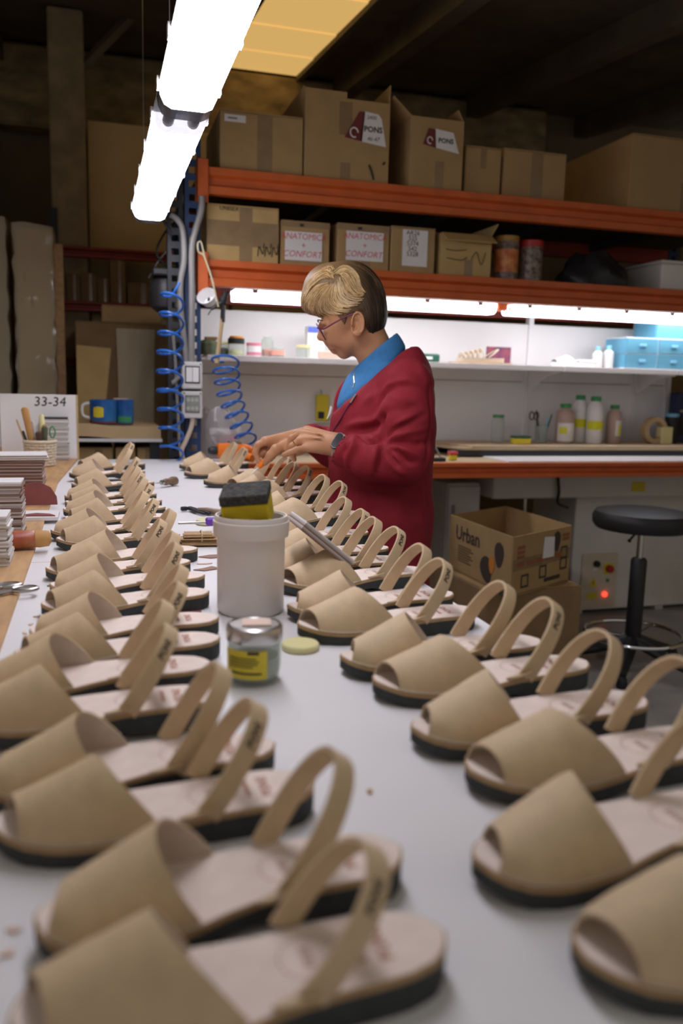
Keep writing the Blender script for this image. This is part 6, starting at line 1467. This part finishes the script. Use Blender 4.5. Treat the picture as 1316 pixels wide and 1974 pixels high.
# ---- face details
def L3(x, y, d): return HP(x, y, d)-PR
fd = (HP(615, 650)-HP(640, 634)).normalized()            # facing direction, bent down
gu = (HP(609.5, 625)-HP(626, 654)).normalized()          # up along the lens
gl = thing('glasses_tmp', '', '', (0, 0, 0)); bpy.data.objects.remove(gl)
gl = MB()
for s in (-1, 1):
    c0 = L3(618.5, 639.5, s*.032); m2 = [c0+gu*(.0215*math.sin(a)*(1-.08*math.cos(2*a)))+FW*(.0245*math.cos(a)) for a in np.linspace(0, 2*PI, 29)]
    gl.tube(m2, .0019, 6, caps=False)
gl.tube(smooth_path([L3(613, 633, -.0085), L3(611.5, 632, 0), L3(613, 633, .0085)], 4), .0017, 6)
go = gl.build('glasses', 'frame_purple', person, smooth=True, label='purple-rimmed glasses')
for s in (-1, 1):
    m = MB(); m.tube(smooth_path([L3(614.5, 631.5, s*.056), L3(624, 634, s*.066), L3(645, 622, s*.074), L3(672, 608, s*.078), L3(688, 604, s*.079)], 5), .0019, 6); m.build('temple_arm', 'frame_purple', go, smooth=True)
    c0 = L3(618.5, 639.5, s*.032); m = MB(); ring = [c0+gu*(.0205*math.sin(a))+FW*(.0235*math.cos(a)) for a in np.linspace(0, 2*PI, 25)[:-1]]; m.add(ring, [tuple(range(24))]); m.build('lens', 'lens', go)
    MB().lathe([(0, -.011), (.006, -.0095), (.0098, -.005), (.011, 0), (.0098, .005), (.006, .0095), (0, .011)], 14, TR(*L3(628.5, 638, s*.031))).build('eye', 'eye_white', person, smooth=True)
    MB().lathe([(0, -.006), (.0045, -.004), (.006, 0), (.0045, .004), (0, .006)], 12, TR(*(L3(624.2, 640, s*.031)))).build('iris', 'iris', person, smooth=True)
    m = MB(); m.tube(smooth_path([L3(613.5, 621, s*.014), L3(613, 617, s*.030), L3(622, 618, s*.047)], 5), [.002]*5+[.0026]*5+[.0015], 6, flat=.6); m.build('eyebrow', 'brow', person, smooth=True)
m = MB(); m.tube(smooth_path([L3(645, 675, -.024), L3(637, 674, -.012), L3(634.8, 673, 0), L3(637, 674, .012), L3(645, 675, .024)], 4), [.0012]+[.0024]*15+[.0012], 6); m.build('lips', 'lip', person, smooth=True)
# ---- watch and ring
fa = (HP(664, 866, -.170)-WRL).normalized(); wc = WRL.lerp(HP(664, 866, -.170), .12)-PR
s1 = (UP-fa*UP.dot(fa)).normalized(); s2 = fa.cross(s1)
m = MB(); R_ = .0285
rows = [[wc+fa*o+(s1*math.cos(a)*1.02+s2*math.sin(a)*.92)*(R_+t_) for o, t_ in ((-.007, 0), (-.007, .0024), (.007, .0024), (.007, 0))] for a in np.linspace(0, 2*PI, 37)]
m.grid(rows, closed=True); wt = m.build('watch_strap', 'watch_strap', person, smooth=True, label='pale beige band of the fitness watch')
nv = (-FW*.80+UP*.45+AX*-.15); nv = (nv-fa*nv.dot(fa)).normalized(); tv = fa.cross(nv).normalized()
cw_ = wc+nv*(R_+.0035)
def capsule_slab(name, L_, W_, t_, z_, mm, par):
    pts = []
    for a in np.linspace(-PI/2, PI/2, 9): pts.append((L_/2-W_/2+W_/2*math.cos(a), W_/2*math.sin(a)))
    for a in np.linspace(PI/2, 3*PI/2, 9): pts.append((-L_/2+W_/2+W_/2*math.cos(a), W_/2*math.sin(a)))
    m = MB(); n_ = len(pts); lo_ = [cw_+tv*p+fa*q+nv*z_ for p, q in pts]; hi_ = [cw_+tv*p*.96+fa*q*.94+nv*(z_+t_) for p, q in pts]
    m.add(lo_+hi_, [tuple(range(n_)), tuple(n_+i for i in range(n_))]+[(i, (i+1) % n_, n_+(i+1) % n_, n_+i) for i in range(n_)]); return m.build(name, mm, par, smooth=True, angle=30)
capsule_slab('watch_case', .045, .021, .007, -.004, 'watch_case', wt); capsule_slab('watch_screen', .040, .0175, .0012, .0032, 'screen', wt)
rp, rq = KN[2]-PR, HP(563, 860, -.152)-PR; ra = (rq-rp).normalized(); rc_ = rp.lerp(rq, .62); r1_ = ra.orthogonal().normalized(); r2_ = ra.cross(r1_)
m = MB(); m.tube([rc_+(r1_*math.cos(a)+r2_*math.sin(a))*.0096 for a in np.linspace(0, 2*PI, 21)], .0013, 6, caps=False); m.build('ring', 'gold', person, smooth=True)
# ---- what she holds
q0, q1, q2, q3 = HP(512, 886, -.072), HP(506, 893, -.074), HP(498, 901, -.076), HP(481, 917, -.08)
t = thing('marking_tool', 'small blade tool with bright orange grip held in her right hand', 'tool', q1)
m = MB(); m.tube([tuple(q0-q1), (0, 0, 0), tuple(q2-q1)], [.0055, .0085, .0065], 10); m.build('grip', 'orange_plastic', t, smooth=True)
m = MB(); m.tube([tuple(q2-q1), tuple(q2.lerp(q3, .5)-q1), tuple(q3-q1)], [.0042, .0036, .0008], 8, flat=.5); m.build('blade', 'white_steel', t, smooth=True)
